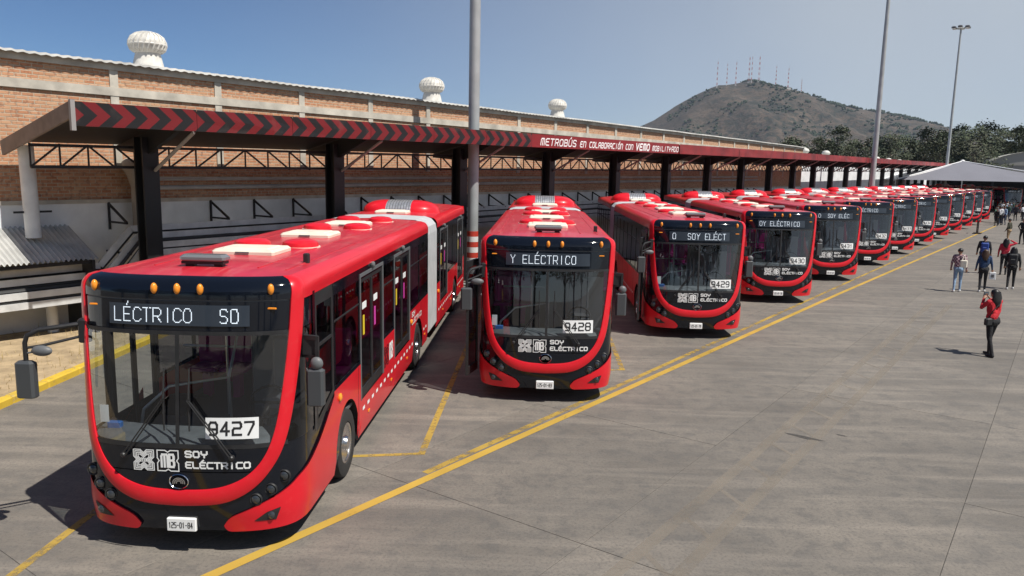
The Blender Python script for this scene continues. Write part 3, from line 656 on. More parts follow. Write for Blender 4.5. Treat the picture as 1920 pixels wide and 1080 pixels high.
def dress(b_, k, num, texts, plate):
    m = MB(); seen = set()
    for s, x0 in texts:
        for (p, q) in segments(s, x0, 2.635, .078, .15, .113, 0, True):
            L = math.hypot(q[0]-p[0], q[1]-p[1]); n_ = max(1, round(L/.0125))
            for i in range(n_+1):
                x, z = p[0]+(q[0]-p[0])*i/n_, p[1]+(q[1]-p[1])*i/n_; x, z = round(x/.0125)*.0125, round(z/.0125)*.0125
                if abs(x) > .765 or (x, z) in seen: continue
                seen.add((x, z)); r_ = .0052
                m.add([fr(x-r_, z-r_, .004), fr(x+r_, z-r_, .004), fr(x+r_, z+r_, .004), fr(x-r_, z+r_, .004)], [(0,1,2,3)])
    tag(m.build('led_text', LED, b_, recalc=False), kind='stuff')
    if num:
        xs = [.31+i*.56/10 for i in range(11)]
        nb = MB(); nb.grid([[fr(x, z, .003) for x in xs] for z in (1.362, 1.48, 1.60)]); nb = nb.build('number_board', WHITE, b_)
        m = MB(); ribbon(m, segments(num, .352, 1.412, .085, .138, .127), .024, fr, .006); m.build('number_digits', BLACKP, nb)
    m = MB(); y0 = fr(0, .36, .02)[1]-.0125
    ribbon(m, segments('125-01-'+plate, -.138, .325, .02, .062, .0308), .0085, lambda x, z, o=0: (x, y0-o, z), .001); m.build('plate_digits', BLACKP, b_)
ORD = ['first', 'second', 'third', 'fourth', 'fifth', 'sixth', 'seventh', 'eighth', 'ninth', 'tenth', 'eleventh', 'twelfth', 'thirteenth']
LOOK = ['long mirror arm', 'front door open, display Y ELÉCTRICO', 'front door open, display SOY ELÉCT', 'display reading OY ELÉCTRICO', 'display reading O SOY ELÉC'] + ['parked in the slanted row'] * 8
buses = []
for k, (x, y) in enumerate(BUS_AT):
    b_ = proto if k == 0 else copy_tree(proto); buses.append(b_)
for k, (x, y) in enumerate(BUS_AT):
    b_ = buses[k]; b_.location = (x, y, 0); b_.rotation_euler = (0, 0, R(-.2) if k == 0 else R((.0, .1, .35, -.3, .25, -.5, .45, -.2, .4, -.45, .1, .3, -.2)[k]))
    num = str(9427+k); tag(b_, '%s red bus from the yellow kerb, board %s, %s' % (ORD[k], num, LOOK[k]), 'bus', 'articulated buses parked in a slanted row')
    dress(b_, k, num, TEXTS[k], PLATES[k]); far_mirror(b_, .52 if k == 0 else .30)
    if k in (1, 2):                                             # front door standing open
        d = MB()
        d.bar((-1.36, .84, .42), (-1.36, .84, 2.62), .05); d.bar((-1.50, .32, .42), (-1.50, .32, 2.62), .05); d.bar((-1.36, .84, .5), (-1.50, .32, .5), .05, .16); d.bar((-1.36, .84, 2.57), (-1.50, .32, 2.57), .05, .12)
        dd = d.build('open_door_leaf', BLACKP, b_); MB().add([(-1.36, .82, .58), (-1.50, .34, .58), (-1.50, .34, 2.51), (-1.36, .82, 2.51)], [(0,1,2,3)]).build('pane', SIDEG, dd)

# ================================================================== GROUND
def concrete(name, tint=1.0):
    m, t, b = newmat(name)
    f1 = noise_tex(t, .35, 6, .6); f2 = noise_tex(t, 3.5, 6, .65); f3 = noise_tex(t, 26, 4, .7)
    g = N(t, 'ShaderNodeNewGeometry'); mp = N(t, 'ShaderNodeMapping'); mp.inputs['Rotation'].default_value = (0, 0, -ROWANG); mp.inputs['Scale'].default_value = (.22, 2.4, 1)
    t.links.new(g.outputs['Position'], mp.inputs[0]); f4 = noise_tex(t, 1.1, 5, .6, vec=mp.outputs[0])
    c = ramp(t, f1, [(.3, (.122*tint, .109*tint, .094*tint)), (.5, (.168*tint, .150*tint, .128*tint)), (.72, (.225*tint, .198*tint, .165*tint))])
    c = mixc(t, ramp(t, f2, [(.38, (.6,)*3), (.53, (0,)*3)]), c, (.105*tint, .099*tint, .092*tint))
    c = mixc(t, ramp(t, f4, [(.50, (0,)*3), (.70, (.7,)*3)]), c, (.26*tint, .228*tint, .19*tint))
    c = mixc(t, ramp(t, f3, [(.34, (.6,)*3), (.52, (0,)*3)]), c, (.085*tint, .079*tint, .072*tint))
    g2 = N(t, 'ShaderNodeNewGeometry'); nz = N(t, 'ShaderNodeTexNoise'); nz.inputs['Scale'].default_value = 1.4; nz.inputs['Detail'].default_value = 4; t.links.new(g2.outputs['Position'], nz.inputs['Vector'])
    vm = N(t, 'ShaderNodeVectorMath', operation='MULTIPLY_ADD'); t.links.new(nz.outputs['Color'], vm.inputs[0]); vm.inputs[1].default_value = (.9, .9, .9); t.links.new(g2.outputs['Position'], vm.inputs[2])
    vo = N(t, 'ShaderNodeTexVoronoi', feature='DISTANCE_TO_EDGE'); vo.inputs['Scale'].default_value = .21; t.links.new(vm.outputs[0], vo.inputs['Vector'])
    crk = mth(t, 'MULTIPLY', mth(t, 'LESS_THAN', vo.outputs['Distance'], .0006), ramp(t, f1, [(.54, (0,)*3), (.60, (.7,)*3)])); c = mixc(t, crk, c, (.05, .047, .043))
    wv = N(t, 'ShaderNodeTexWave', bands_direction='Y'); wv.inputs['Scale'].default_value = .16; wv.inputs['Distortion'].default_value = 5; wv.inputs['Detail'].default_value = 3; wv.inputs['Detail Scale'].default_value = .4; t.links.new(mp.outputs[0], wv.inputs['Vector'])
    c = mixc(t, mth(t, 'MULTIPLY', ramp(t, wv.outputs['Fac'], [(.9, (0,)*3), (.99, (.22,)*3)]), ramp(t, f2, [(.4, (.2,)*3), (.6, (1,)*3)])), c, (.10, .095, .09))
    f5 = noise_tex(t, 130, 2); c = mixc(t, ramp(t, f5, [(.6, (0,)*3), (.75, (.5,)*3)]), c, (.30, .28, .25))
    oi = N(t, 'ShaderNodeObjectInfo'); k = mth(t, 'MULTIPLY_ADD', oi.outputs['Random'], .14, .93)
    hs = N(t, 'ShaderNodeHueSaturation'); t.links.new(k, hs.inputs['Value']); t.links.new(c, hs.inputs['Color'])
    t.links.new(hs.outputs[0], b.inputs['Base Color']); b.inputs['Roughness'].default_value = .82
    bump(t, b, f3, .35, .01); return m
CONC = concrete('yard_concrete')
gnd = MB(); gnd.grid([[(x, y, -.03) for x in (-9000, -300, 300, 9000)] for y in (-3000, -100, 400, 12000)])
tag(gnd.build('ground', mat('dry_earth', (.17, .15, .12), .9, var=.2, scale=.02)), kind='structure')
yard = MB(); yard.grid([[tuple(AN(a, n, -.008)) for a in (-14, 260)] for n in (-20.95, 60)]); yard = tag(yard.build('yard_pavement', mat('joint_grime', (.085, .078, .07), .95, var=.3, scale=5)), kind='structure')
far_ = MB(); far_.grid([[tuple(AN(a, n, -.003)) for a in (66.18, 258)] for n in (-20.9, 58)]); far_.build('far_paving', CONC, yard)
MB().grid([[tuple(AN(a, n, -.003)) for a in (-13, 66.17)] for n in (9.76, 58)]).build('side_paving', CONC, yard)
MB().grid([[tuple(AN(a, n, -.003)) for a in (-13, 66.17)] for n in (-20.9, -18.26)]).build('back_paving', CONC, yard)
sm = MB().cbox(-2.096, 2.096, -1.746, 1.746, -.007, 0, .003); s0 = None
for i in range(16):
    for j in range(8):
        if s0 is None: o = s0 = sm.build('concrete_slab', CONC, yard)
        else: o = s0.copy(); col.objects.link(o)
        p = AN(-1.02+4.2*(i+.5), -18.25+3.5*(j+.5), rnd.uniform(-.0015, .0015)); o.location = p; o.rotation_euler = (0, 0, ROWANG)
def paint(name, c, wear, alpha=1.0, sc=5):
    m, t, b = newmat(name); f = noise_tex(t, sc, 6, .7); f2 = noise_tex(t, .8, 3)
    a = mth(t, 'MULTIPLY_ADD', f2, .5, f); cc = ramp(t, f2, [(.3, tuple(x*.72 for x in c)), (.7, c)])
    t.links.new(cc, b.inputs['Base Color']); b.inputs['Roughness'].default_value = .75
    al = ramp(t, a, [(wear, (0, 0, 0)), (wear+.18, (alpha,)*3)]); t.links.new(al, b.inputs['Alpha']); return m
YEL = paint('yellow_road_paint', (.50, .32, .05), .46); YEL2 = paint('worn_yellow_paint', (.50, .33, .06), .60, .8); GHOST = paint('ghost_marking', (.33, .285, .23), .51, .42, 3)
def line2(name, pts, wd, m, lab, z=.004):
    b = MB(); P = [Vector((*p, 0)) for p in pts]
    for p, q in zip(P, P[1:]):
        d = (q-p).normalized(); s = Vector((-d.y, d.x, 0))*wd/2; k = max(1, int((q-p).length/4))
        b.grid([[tuple(p+(q-p)*(i/k)+s+Vector((0,0,z))) for i in range(k+1)], [tuple(p+(q-p)*(i/k)-s+Vector((0,0,z))) for i in range(k+1)]])
    o = b.build(name, m); return tag(o, kind='structure')
an2 = lambda a, n: tuple(AN(a, n))[:2]
line2('yellow_line', [an2(-2, -7.10), an2(30, -6.68), an2(85, -5.55)], .15, YEL, '')
line2('worn_yellow_line', [an2(7.8, -7.13), an2(62, -7.22)], .12, YEL2, '', .003)
for (x, y0, y1) in ((-5.5, 5.5, 13), (-1.74, 11.2, 27), (1.9, 16.6, 33), (5.9, 22.6, 39)): line2('bay_line', [(x, y0), (x, y1)], .11, YEL2, '')
line2('bay_line', [(-3.4, 10.87), (-1.69, 11.2)], .10, YEL2, '', .0055); line2('bay_line', [(1.2, 16.5), (1.95, 16.62)], .10, YEL2, '', .0055)
b = MB()
for n in (-3.62, -3.05): b.grid([[tuple(AN(a, n-.085, .004)) for a in range(6, 31, 3)], [tuple(AN(a, n+.085, .004)) for a in range(6, 31, 3)]])
for k in range(20):
    a = 6.5+k*1.15; p, q = AN(a, -3.57, .0035), AN(a-.35, -3.10, .0035); s = ROW*.05; b.add([p-s, p+s, q+s, q-s], [(0,1,2,3)])
tag(b.build('faded_marking', GHOST), kind='structure')
b = MB()
for (a, n, la, ln) in ((12.9, -3.22, .08, .34), (13.4, -2.75, .03, .10)):
    c = AN(a, n, .0045); b.add([c+ROW*(la*math.cos(R(t))*rnd.uniform(.6, 1.1))+NRM*(ln*math.sin(R(t))*rnd.uniform(.8, 1.1)) for t in range(0, 360, 24)], [tuple(range(15))])
tag(b.build('oil_stain', paint('oil_film', (.07, .066, .062), .52, .6, 14)), kind='structure')
# kerb and planting bed at the end of the yard
KY = paint('yellow_kerb_paint', (.62, .42, .03), .18)
kb = MB(); y = 3.0
while y < 23: kb.cbox(-9.62, -9.42, y+.006, min(23.2, y+1.0)-.006, -.02, .14, .025); y += 1.0
m, t, b_ = newmat('yellow_painted_kerb'); f = noise_tex(t, 4, 6, .7); t.links.new(ramp(t, f, [(.3, (.30, .24, .13)), (.42, (.58, .39, .035)), (.8, (.66, .45, .05))]), b_.inputs['Base Color']); b_.inputs['Roughness'].default_value = .7
y = 3.0; k0 = None; krb = tag(MB().box(-9.60, -9.44, 3, 23.2, -.05, .10).build('kerb', m), kind='structure')
while y < 23:
    if k0 is None: o = k0 = MB().cbox(-9.62, -9.42, .006, .994, -.02, .14, .025).build('kerb_stone', m, krb)
    else: o = k0.copy(); col.objects.link(o)
    o.location = (0, y, 0); y += 1.0
bed = MB(); P = [Vector((-9.60, 3, .09)), Vector((-9.60, 23.3, .09)), AN(2, -20.88, .09), Vector((-20, 3, .09))]
rows = []
for i in range(25):
    rows.append([tuple((P[0]*(1-j/24)+P[3]*(j/24))*(1-i/24)+(P[1]*(1-j/24)+P[2]*(j/24))*(i/24)+Vector((0, 0, .05*mnoise.noise(Vector((i*.5, j*.5, 3)))+.02))) for j in range(25)])
bed.grid(rows); tag(bed.build('planting_bed', mat('dry_soil', (.36, .27, .16), .95, var=.3, scale=3, bmp=.5), smooth=True), kind='structure')
b = MB()
for k in range(3800):
    i, j = rnd.random(), rnd.random()**1.3; p = (P[0]*(1-j)+P[3]*j)*(1-i)+(P[1]*(1-j)+P[2]*j)*i
    if mnoise.noise(p*.6) < -.15: continue
    h = rnd.uniform(.03, .16)*(2.2 if rnd.random() < .06 else 1); a = rnd.uniform(0, 6.28); d = Vector((math.cos(a), math.sin(a), 0)); l = Vector((rnd.uniform(-.05, .05), rnd.uniform(-.05, .05), h))
    b.add([p-d*.008+Vector((0,0,.01)), p+d*.008+Vector((0,0,.01)), p+l], [(0,1,2)])
tag(b.build('dry_grass', mat('straw', (.42, .32, .15), .9, var=.25, scale=2), recalc=False), 'short dry straw grass in the planting bed', 'grass', kind='stuff')

# ================================================================== HALL (long brick building)
YN = lambda n: -n
HROT = ROWANG
def frame_thing(name, label, cat, a, n, group=None): return thing(name, label, cat, AN(a, n), HROT, group), (a, -n, 0)
def brickmat():
    m, t, b = newmat('weathered_brick'); tc = N(t, 'ShaderNodeTexCoord').outputs['Object']; sp = N(t, 'ShaderNodeSeparateXYZ'); t.links.new(tc, sp.inputs[0])
    cb = N(t, 'ShaderNodeCombineXYZ'); t.links.new(sp.outputs[0], cb.inputs[0]); t.links.new(sp.outputs[2], cb.inputs[1])
    bt = N(t, 'ShaderNodeTexBrick'); t.links.new(cb.outputs[0], bt.inputs['Vector']); bt.inputs['Scale'].default_value = 1; bt.inputs['Brick Width'].default_value = .27; bt.inputs['Row Height'].default_value = .088
    bt.inputs['Mortar Size'].default_value = .013; bt.inputs['Mortar Smooth'].default_value = .3; bt.inputs['Bias'].default_value = 0
    bt.inputs['Color1'].default_value = (.46, .19, .095, 1); bt.inputs['Color2'].default_value = (.60, .33, .19, 1); bt.inputs['Mortar'].default_value = (.52, .43, .32, 1)
    f = noise_tex(t, .9, 5, vec=tc); f2 = noise_tex(t, 9, 4, vec=cb.outputs[0]); f3 = noise_tex(t, 2.6, 5, .7, vec=tc)
    c = mixc(t, ramp(t, f, [(.42, (0,)*3), (.68, (.5,)*3)]), bt.outputs['Color'], (.50, .33, .20))
    c = mixc(t, ramp(t, f2, [(.34, (.55,)*3), (.48, (0,)*3)]), c, (.22, .085, .05)); c = mixc(t, ramp(t, f3, [(.6, (0,)*3), (.74, (.6,)*3)]), c, (.48, .42, .34))
    t.links.new(c, b.inputs['Base Color']); b.inputs['Roughness'].default_value = .92
    inv = mth(t, 'SUBTRACT', 1, bt.outputs['Fac']); h = mth(t, 'MULTIPLY_ADD', f2, .5, inv); bump(t, b, h, .8, .025); return m
BRICK = brickmat()
BEAM = mat('stained_concrete_beam', (.50, .46, .39), .9, var=.28, scale=1.6, bmp=.3)
WHITEW = mat('whitewashed_wall', (.72, .74, .75), .85, var=.14, scale=1.1, bmp=.2)
CORR = mat('corrugated_sheet', (.46, .45, .42), .6, var=.25, scale=1.2)
hall, ho = frame_thing('brick_hall', 'long weathered brick hall with concrete beams and white lower wall behind the canopy', 'building', 40, -20.9)
MB().box(-14, 75, 20.9, 21.15, 3.30, 6.88).build('brick_wall', BRICK, hall, ho)
MB().box(-14, 75, 20.86, 21.15, -.05, 3.30).build('white_wall', WHITEW, hall, ho)
MB().box(74.8, 75.0, 21.15, 44, -.05, 6.85).build('end_wall', BRICK, hall, ho)
MB().box(-14, 75.02, 20.84, 21.1, 6.08, 6.30).build('concrete_beam', BEAM, hall, ho); MB().box(-14, 75.03, 20.83, 21.1, 6.74, 6.93).build('concrete_beam', BEAM, hall, ho)
MB().box(-14, 75, 20.82, 21.1, 3.26, 3.36).build('wall_ledge', BEAM, hall, ho)
a = 10.65-3.08*7
while a < 75: MB().box(a-.11, a+.11, 20.855, 21.1, 4.2, 6.739).build('pilaster', BEAM, hall, ho); a += 3.08
rows = []; n_ = 1400
for y, z in ((20.68, 6.90), (20.70, 6.955), (23.0, 7.12), (34, 8.2)):
    rows.append([(-14+89.2*i/n_, y, z+.016*math.sin(i/n_*89.2/.26*2*math.pi)+.03*mnoise.noise(Vector((i*.02, y*.3, 0)))) for i in range(n_+1)])
MB().grid(rows).build('roof_sheet', CORR, hall, ho, smooth=True)
a = 10.30
while a < 62:                                                   # black wall brackets
    if not 10.5 < a < 12.7:
        b = MB().bar((a, 20.83, 2.55), (a, 20.83, 3.28), .05).bar((a, 20.83, 2.76), (a, 19.92, 2.76), .05).bar((a, 20.83, 3.24), (a, 19.94, 2.78), .05); b.build('wall_bracket', STEELB, hall, ho)
    a += 1.51
for z, r_ in ((3.90, .055), (3.66, .065)):
    MB().tube([(11.5, 20.72, z), (62, 20.72, z+.25)], r_, 8).build('wall_pipe', mat('pale_pipe', (.42, .42, .40), .6, var=.2, scale=2), hall, ho)
b = MB().tube([(11.0, 20.55, 2.45), (11.0, 20.55, 3.7), (10.9, 20.6, 4.1), (10.9, 20.9, 4.3)], .2, 14).build('duct', mat('beige_duct', (.36, .32, .27), .7, var=.2, scale=2), hall, ho, smooth=True)
WPIPE = mat('white_pipe', (.70, .71, .70), .55, var=.12, scale=2)
dp = MB().tube([(8.15, 20.2, 2.5), (8.12, 20.2, 4.7)], .17, 16).build('downpipe', WPIPE, hall, ho, smooth=True)
MB().bar((7.75, 20.2, 3.12), (8.6, 20.2, 3.12), .03, .05).build('pipe_clamp', STEELB, dp, ho)
MB().tube([(8.5, 20.35, -.02), (8.5, 20.35, 1.35)], .13, 14).build('pipe_post', WPIPE, hall, ho, smooth=True)
MB().bar((12.95, 20.80, 0), (12.95, 20.80, 2.6), .07).build('wall_post', STEELB, hall, ho); MB().bar((18.9, 20.80, 0), (18.9, 20.80, 2.6), .07).build('wall_post', STEELB, hall, ho)
# turbine ventilators on the roofs
VW = mat('white_ventilator_metal', (.60, .58, .53), .55, var=.2, scale=4)
def ventilator(loc, s=1.0, label='', fins=True):
    o = thing('roof_ventilator', label, 'ventilator', loc, 0, 'white turbine ventilators on the roofs')
    MB().lathe([(.46*s, -.25*s), (.36*s, .18*s), (.33*s, .30*s), (.36*s, .33*s)], (0,0,0), 'z', 22).build('base', VW, o, smooth=True)
    b = MB(); prof = [(.36, .33), (.45, .40), (.49, .52), (.48, .62), (.42, .74), (.30, .83), (.12, .88), (.001, .885)]
    b.lathe([(r_*s, z*s) for r_, z in prof], (0,0,0), 'z', 24); hd = b.build('turbine_head', VW, o, smooth=True)
    MB().lathe([(.50*s, .50*s), (.515*s, .53*s), (.50*s, .56*s)], (0,0,0), 'z', 24).build('ring', VW, hd, smooth=True)
    if fins:
        b = MB()
        for k in range(22):
            a = 2*math.pi*k/22; b.tube([(math.cos(a+i*.07)*r_*s*1.015, math.sin(a+i*.07)*r_*s*1.015, z*s) for i, (r_, z) in enumerate(prof[:-1])], .03*s, 4, False)
        tag(b.build('fin', VW, hd), kind='stuff')
    return o
for a, lb in ((12.12, 'large white turbine ventilator on the hall roof above the chevron fascia end'), (24.16, 'white turbine ventilator on the hall roof left of the tall banded pole'), (33.7, 'white turbine ventilator on the hall roof above the lettered fascia')):
    ventilator(AN(a, -21.75, 7.12), 1.0 if a < 30 else .92, lb)
# annex behind the canopy's far end
annex, ao = frame_thing('annex_building', 'low pale annex beyond the end of the brick hall', 'building', 125, -22)
MB().box(75.1, 190, 21.6, 22, -.05, 6.1).build('wall', WHITEW, annex, ao); MB().grid([[(a, y, z) for a in (75.1, 190)] for y, z in ((21.4, 6.1), (32, 7.0))]).build('roof', CORR, annex, ao)
for a in (83.1, 91.6, 119, 127.6, 136.6, 145, 153.7, 162.7, 177.8): ventilator(AN(a, -23, 6.35), .92, 'white turbine ventilator in the row on the annex roof beyond the hall', False)

# lean-to with corrugated roof beside the hall, and the cable trays
lean, lo = frame_thing('lean_to', 'small lean-to with corrugated sheet roof against the white wall', 'shed', 8, -20)
rows = []
for y, z in ((19.35, 1.98), (20.86, 2.72)): rows.append([(5.0+4.25*i/220, y, z+.03*math.sin(4.25*i/220/.115*2*math.pi)) for i in range(221)])
MB().grid(rows).build('sheet_roof', mat('grey_sheet', (.42, .42, .40), .6, var=.2, scale=2), lean, lo, smooth=True)
MB().box(5.0, 9.2, 19.45, 19.5, 1.86, 1.94).build('edge_beam', STEELB, lean, lo); MB().box(9.1, 9.18, 19.4, 20.85, .1, 1.93).build('side_board', STEELB, lean, lo)
TRAY = mat('cable_tray_zinc', (.66, .67, .66), .5, metal=.25, var=.15, scale=3)
tray, to = frame_thing('cable_tray', 'galvanised cable tray stepping up along the white wall', 'cable tray', 20, -20.2)
for k, (y, z1, z2) in enumerate(((19.95, 1.72, 2.62), (19.80, 1.52, 2.42), (19.60, 1.22, 2.18), (19.60, .98, 1.98))):
    p = [(3.0, y, z1-.05), (9.55+.1*k, y, z1), (10.4+.1*k, y, z2), (62, y, z2+.35)]
    for q, r_ in zip(p, p[1:]): MB().bar(q, r_, .05, .16).build('tray_rail', TRAY, tray, to)
    MB().bar((3, y+.1, z1-.1), (9.55, y+.1, z1-.08), .16, .03).build('tray_bed', STEELB, tray, to)
GAP_SHADE = mat('rail_gap_shade', (.03, .03, .03), .6)  # black tubes put in as the shade in the gaps between the rails
for y, z1, z2, r_ in ((20.0, 1.62, 2.52, .05), (19.88, 1.38, 2.30, .07), (19.72, 1.32, 2.28, .06), (19.68, 1.10, 2.08, .07)):
    MB().tube([(3.0, y, z1-.05), (9.62, y, z1), (10.48, y, z2), (62, y, z2+.35)], r_, 8).build('gap_shade_tube', GAP_SHADE, tray, to)
a = 5.0
while a < 60:
    z = 1.0 if a < 9.6 else 2.0+(a-10)*.0065; MB().bar((a, 19.62, z-.02), (a, 20.86, z-.02), .05, .05).build('tray_arm', STEELB, tray, to); a += 2.6

# ================================================================== CANOPY
def chevmat():
    m, t, b = newmat('chevron_fascia_paint'); tc = N(t, 'ShaderNodeTexCoord').outputs['Object']; sp = N(t, 'ShaderNodeSeparateXYZ'); t.links.new(tc, sp.inputs[0])
    zz = mth(t, 'SUBTRACT', sp.outputs[2], mth(t, 'MULTIPLY_ADD', sp.outputs[0], .0085, 5.31)); v = mth(t, 'ABSOLUTE', zz)
    u = mth(t, 'MULTIPLY_ADD', v, 1.15, sp.outputs[0]); fr_ = mth(t, 'FRACT', mth(t, 'DIVIDE', u, .56)); k = mth(t, 'GREATER_THAN', fr_, .5)
    f = noise_tex(t, 1.1, 5, vec=tc); dirt = ramp(t, f, [(.55, (0,)*3), (.8, (.35,)*3)])
    c = mixc(t, k, (.010, .009, .009), (.16, .008, .010)); c = mixc(t, dirt, c, (.22, .17, .14)); t.links.new(c, b.inputs['Base Color']); b.inputs['Roughness'].default_value = .4; return m
ca, co = frame_thing('bus_canopy', 'black steel bus canopy with red and black chevron fascia along the brick hall', 'canopy', 8, -18.8)
co = (8, 18.8, 0)
ZT = lambda a: 5.58+.0085*(a-8)
AEND = 150
def fasc(name, a0, a1, m, wob=0, dz=0):
    b = MB(); n_ = max(2, int((a1-a0)/1.2)); rows = []
    for i in range(n_+1):
        a = a0+(a1-a0)*i/n_; y = 17.0+wob*mnoise.noise(Vector((a*.35, 2, 0))); z = ZT(a); h = .50
        rows.append([(a, y+.10, z+.0), (a, y, z), (a, y+wob*.5*mnoise.noise(Vector((a*.8, 9, 0))), z-h*.5), (a, y, z-h), (a, y+.10, z-h)])
    return b.grid(rows).build(name, m, ca, co)
FRED = mat('fascia_red', (.21, .010, .012), .4, var=.15, scale=1.2); FADE = mat('faded_fascia_red', (.21, .022, .024), .55, var=.4, scale=.9)
CHV = chevmat(); a = 7.8
while a < 24.5: fasc('chevron_fascia', a, a+2.79, CHV, .05); a += 2.8
fasc('lettered_fascia', 24.61, 38.2, FRED)
a = 38.21
while a < AEND: fasc('faded_fascia', a, min(AEND, a+9.0), FADE, .10); a += 9.04
LET = lambda x, z, o=0: (x, 17.0-o, ZT(x)-.40+z)
b = MB(); x = 25.2
for word, pit, lh in (('METROBÚS', .34, .25), ('EN', .26, .22), ('COLABORACIÓN', .255, .22), ('CON', .26, .22), ('VEMO', .38, .28), ('MOBILITY', .27, .22), ('ADO', .31, .24)):
    ribbon(b, segments(word, x, 0, pit*.68, lh, pit, .25), .075 if word == 'VEMO' else .045, LET, .004); x += pit*len(word)+(.25 if word != 'MOBILITY' else .06)
b.v = [(p[0]-co[0], p[1]-co[1], p[2]) for p in b.v]; b.build('fascia_lettering', WHITE, ca)
# roof sheet, end beam
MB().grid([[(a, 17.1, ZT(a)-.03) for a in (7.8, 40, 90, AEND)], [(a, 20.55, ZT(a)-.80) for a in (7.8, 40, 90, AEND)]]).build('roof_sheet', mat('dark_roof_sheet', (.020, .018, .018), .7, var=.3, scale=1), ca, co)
b = MB().bar((7.78, 17.02, ZT(8)-.16), (7.78, 20.6, ZT(8)-.96), .06, .34); b.build('end_beam', mat('brown_steel', (.20, .155, .13), .6, var=.25, scale=3), ca, co)
MB().bar((7.77, 17.0, ZT(8)-.6), (7.77, 17.0, ZT(8)+.03), .09).build('end_post', mat('grey_steel', (.3, .29, .28), .6), ca, co)
k = 0; cols = []; a = 10.5
while a < AEND: cols.append(a); a += 6.2
for k, a in enumerate(cols):
    zt = ZT(a)-.62
    b = MB().box(a-.21, a+.21, 18.96, 19.02, -.02, zt).box(a-.21, a+.21, 19.34, 19.40, -.02, zt).box(a-.03, a+.03, 19.02, 19.34, -.02, zt); b.build('column', STEELB, ca, co)
    b = MB().add([(a-.06, 17.12, ZT(a)-.08), (a-.06, 17.12, ZT(a)-.28), (a-.06, 19.0, ZT(a)-1.05), (a-.06, 20.5, ZT(a)-.95), (a-.06, 20.5, ZT(a)-.82), (a+.06, 17.12, ZT(a)-.08), (a+.06, 17.12, ZT(a)-.28), (a+.06, 19.0, ZT(a)-1.05), (a+.06, 20.5, ZT(a)-.95), (a+.06, 20.5, ZT(a)-.82)],
                 [(0,1,2,3,4), (9,8,7,6,5), (0,5,6,1), (1,6,7,2), (2,7,8,3), (3,8,9,4), (4,9,5,0)]); b.build('cantilever_arm', STEELB, ca, co)
    MB().tube([(a+.1, 18.96, ZT(a)-1.45), (a+.1, 17.15, ZT(a)-.52)], .045, 8).build('strut', mat('grey_strut', (.34, .31, .29), .6), ca, co)
ends = [7.9]+cols
for k in range(len(ends)-1):
    a0, a1 = ends[k], ends[k+1]; z0, z1 = ZT(a0)-1.38, ZT(a0)-.88; y = 19.45 if k else 19.45
    tr = MB().bar((a0, y, z0), (a1, y, ZT(a1)-1.38), .07).bar((a0, y, z1), (a1, y, ZT(a1)-.88), .07)
    if k > 12:
        n_ = 8
        for i in range(n_): p, q = a0+(a1-a0)*i/n_, a0+(a1-a0)*(i+1)/n_; tr.bar((p, y, z0), (q, y, z1), .04) if i % 2 == 0 else tr.bar((p, y, z1), (q, y, z0), .04)
    tr = tr.build('truss', STEELB, ca, co)
    if k <= 12:
        n_ = max(4, round((a1-a0)/.78))
        for i in range(n_):
            p, q = a0+(a1-a0)*i/n_, a0+(a1-a0)*(i+1)/n_
            MB().bar((p, y, z0), (p, y, z1+.05), .035).build('truss_post', STEELB, tr, co)
            (MB().bar((p, y, z0), (q, y, z1+.03), .04) if i < n_/2 else MB().bar((p, y, z1+.03), (q, y, z0), .04)).build('truss_diagonal', STEELB, tr, co)

# ================================================================== LIGHT POLES
POLEM = mat('pole_galvanised', (.36, .38, .38), .5, metal=.2, var=.12, scale=1.5)
BANDR = mat('band_red', (.50, .05, .03), .5, var=.1); BANDW = mat('band_white', (.72, .72, .70), .5, var=.1)
def pole(a, n, h, r0, r1, label, bands=False, lamps=False):
    o = thing('light_pole', label, 'light pole', AN(a, n), HROT, 'tall floodlight poles')
    MB().tube([(0,0,-.02), (0,0,h*.3), (0,0,h*.65), (0,0,h)], [r0, r0*.9+r1*.1, (r0+r1)/2, r1], 20).build('shaft', POLEM, o, smooth=True)
    MB().lathe([(r0*1.9, -.02), (r0*1.9, .06), (r0*1.1, .08), (r0*1.05, .3)], (0,0,0), 'z', 16).build('foot_plate', POLEM, o)
    if bands:
        for z, m in ((.25, BANDR), (.45, BANDW), (.65, BANDR), (.85, BANDW), (1.05, BANDR), (1.25, BANDW), (1.45, BANDR), (1.65, BANDW), (1.85, BANDR)):
            MB().lathe([(r0*1.03, z), (r0*1.03, z+.198)], (0,0,0), 'z', 20).build('painted_band', m, o, smooth=True)
    if lamps:
        MB().lathe([(.5, h-.3), (.55, h-.25), (.5, h-.2)], (0,0,0), 'z', 16).build('lamp_ring', POLEM, o)
        for k in range(6):
            t = k*math.pi/3; c = Vector((math.cos(t)*.95, math.sin(t)*.95, h-.1)); lm = MB().cbox(c.x-.28, c.x+.28, c.y-.28, c.y+.28, c.z-.12, c.z+.16, .08); lm.bar((0,0,h-.25), tuple(c), .07); lm = lm.build('floodlight', GREYP, o)
            MB().box(c.x-.2, c.x+.2, c.y-.2, c.y+.2, c.z-.14, c.z-.121).build('lamp_glass', WHITE, lm)
    return o
pole(22.35, -18.05, 24, .205, .17, 'thick grey pole with red and white bands at its base beside the canopy', True)
pole(84.8, -16.6, 26, .27, .14, 'slim grey pole rising in front of the faded red fascia', False)
pole(125, -14.9, 25, .2, .11, 'far floodlight pole with a ring of lamps on top behind the tent', False, True)

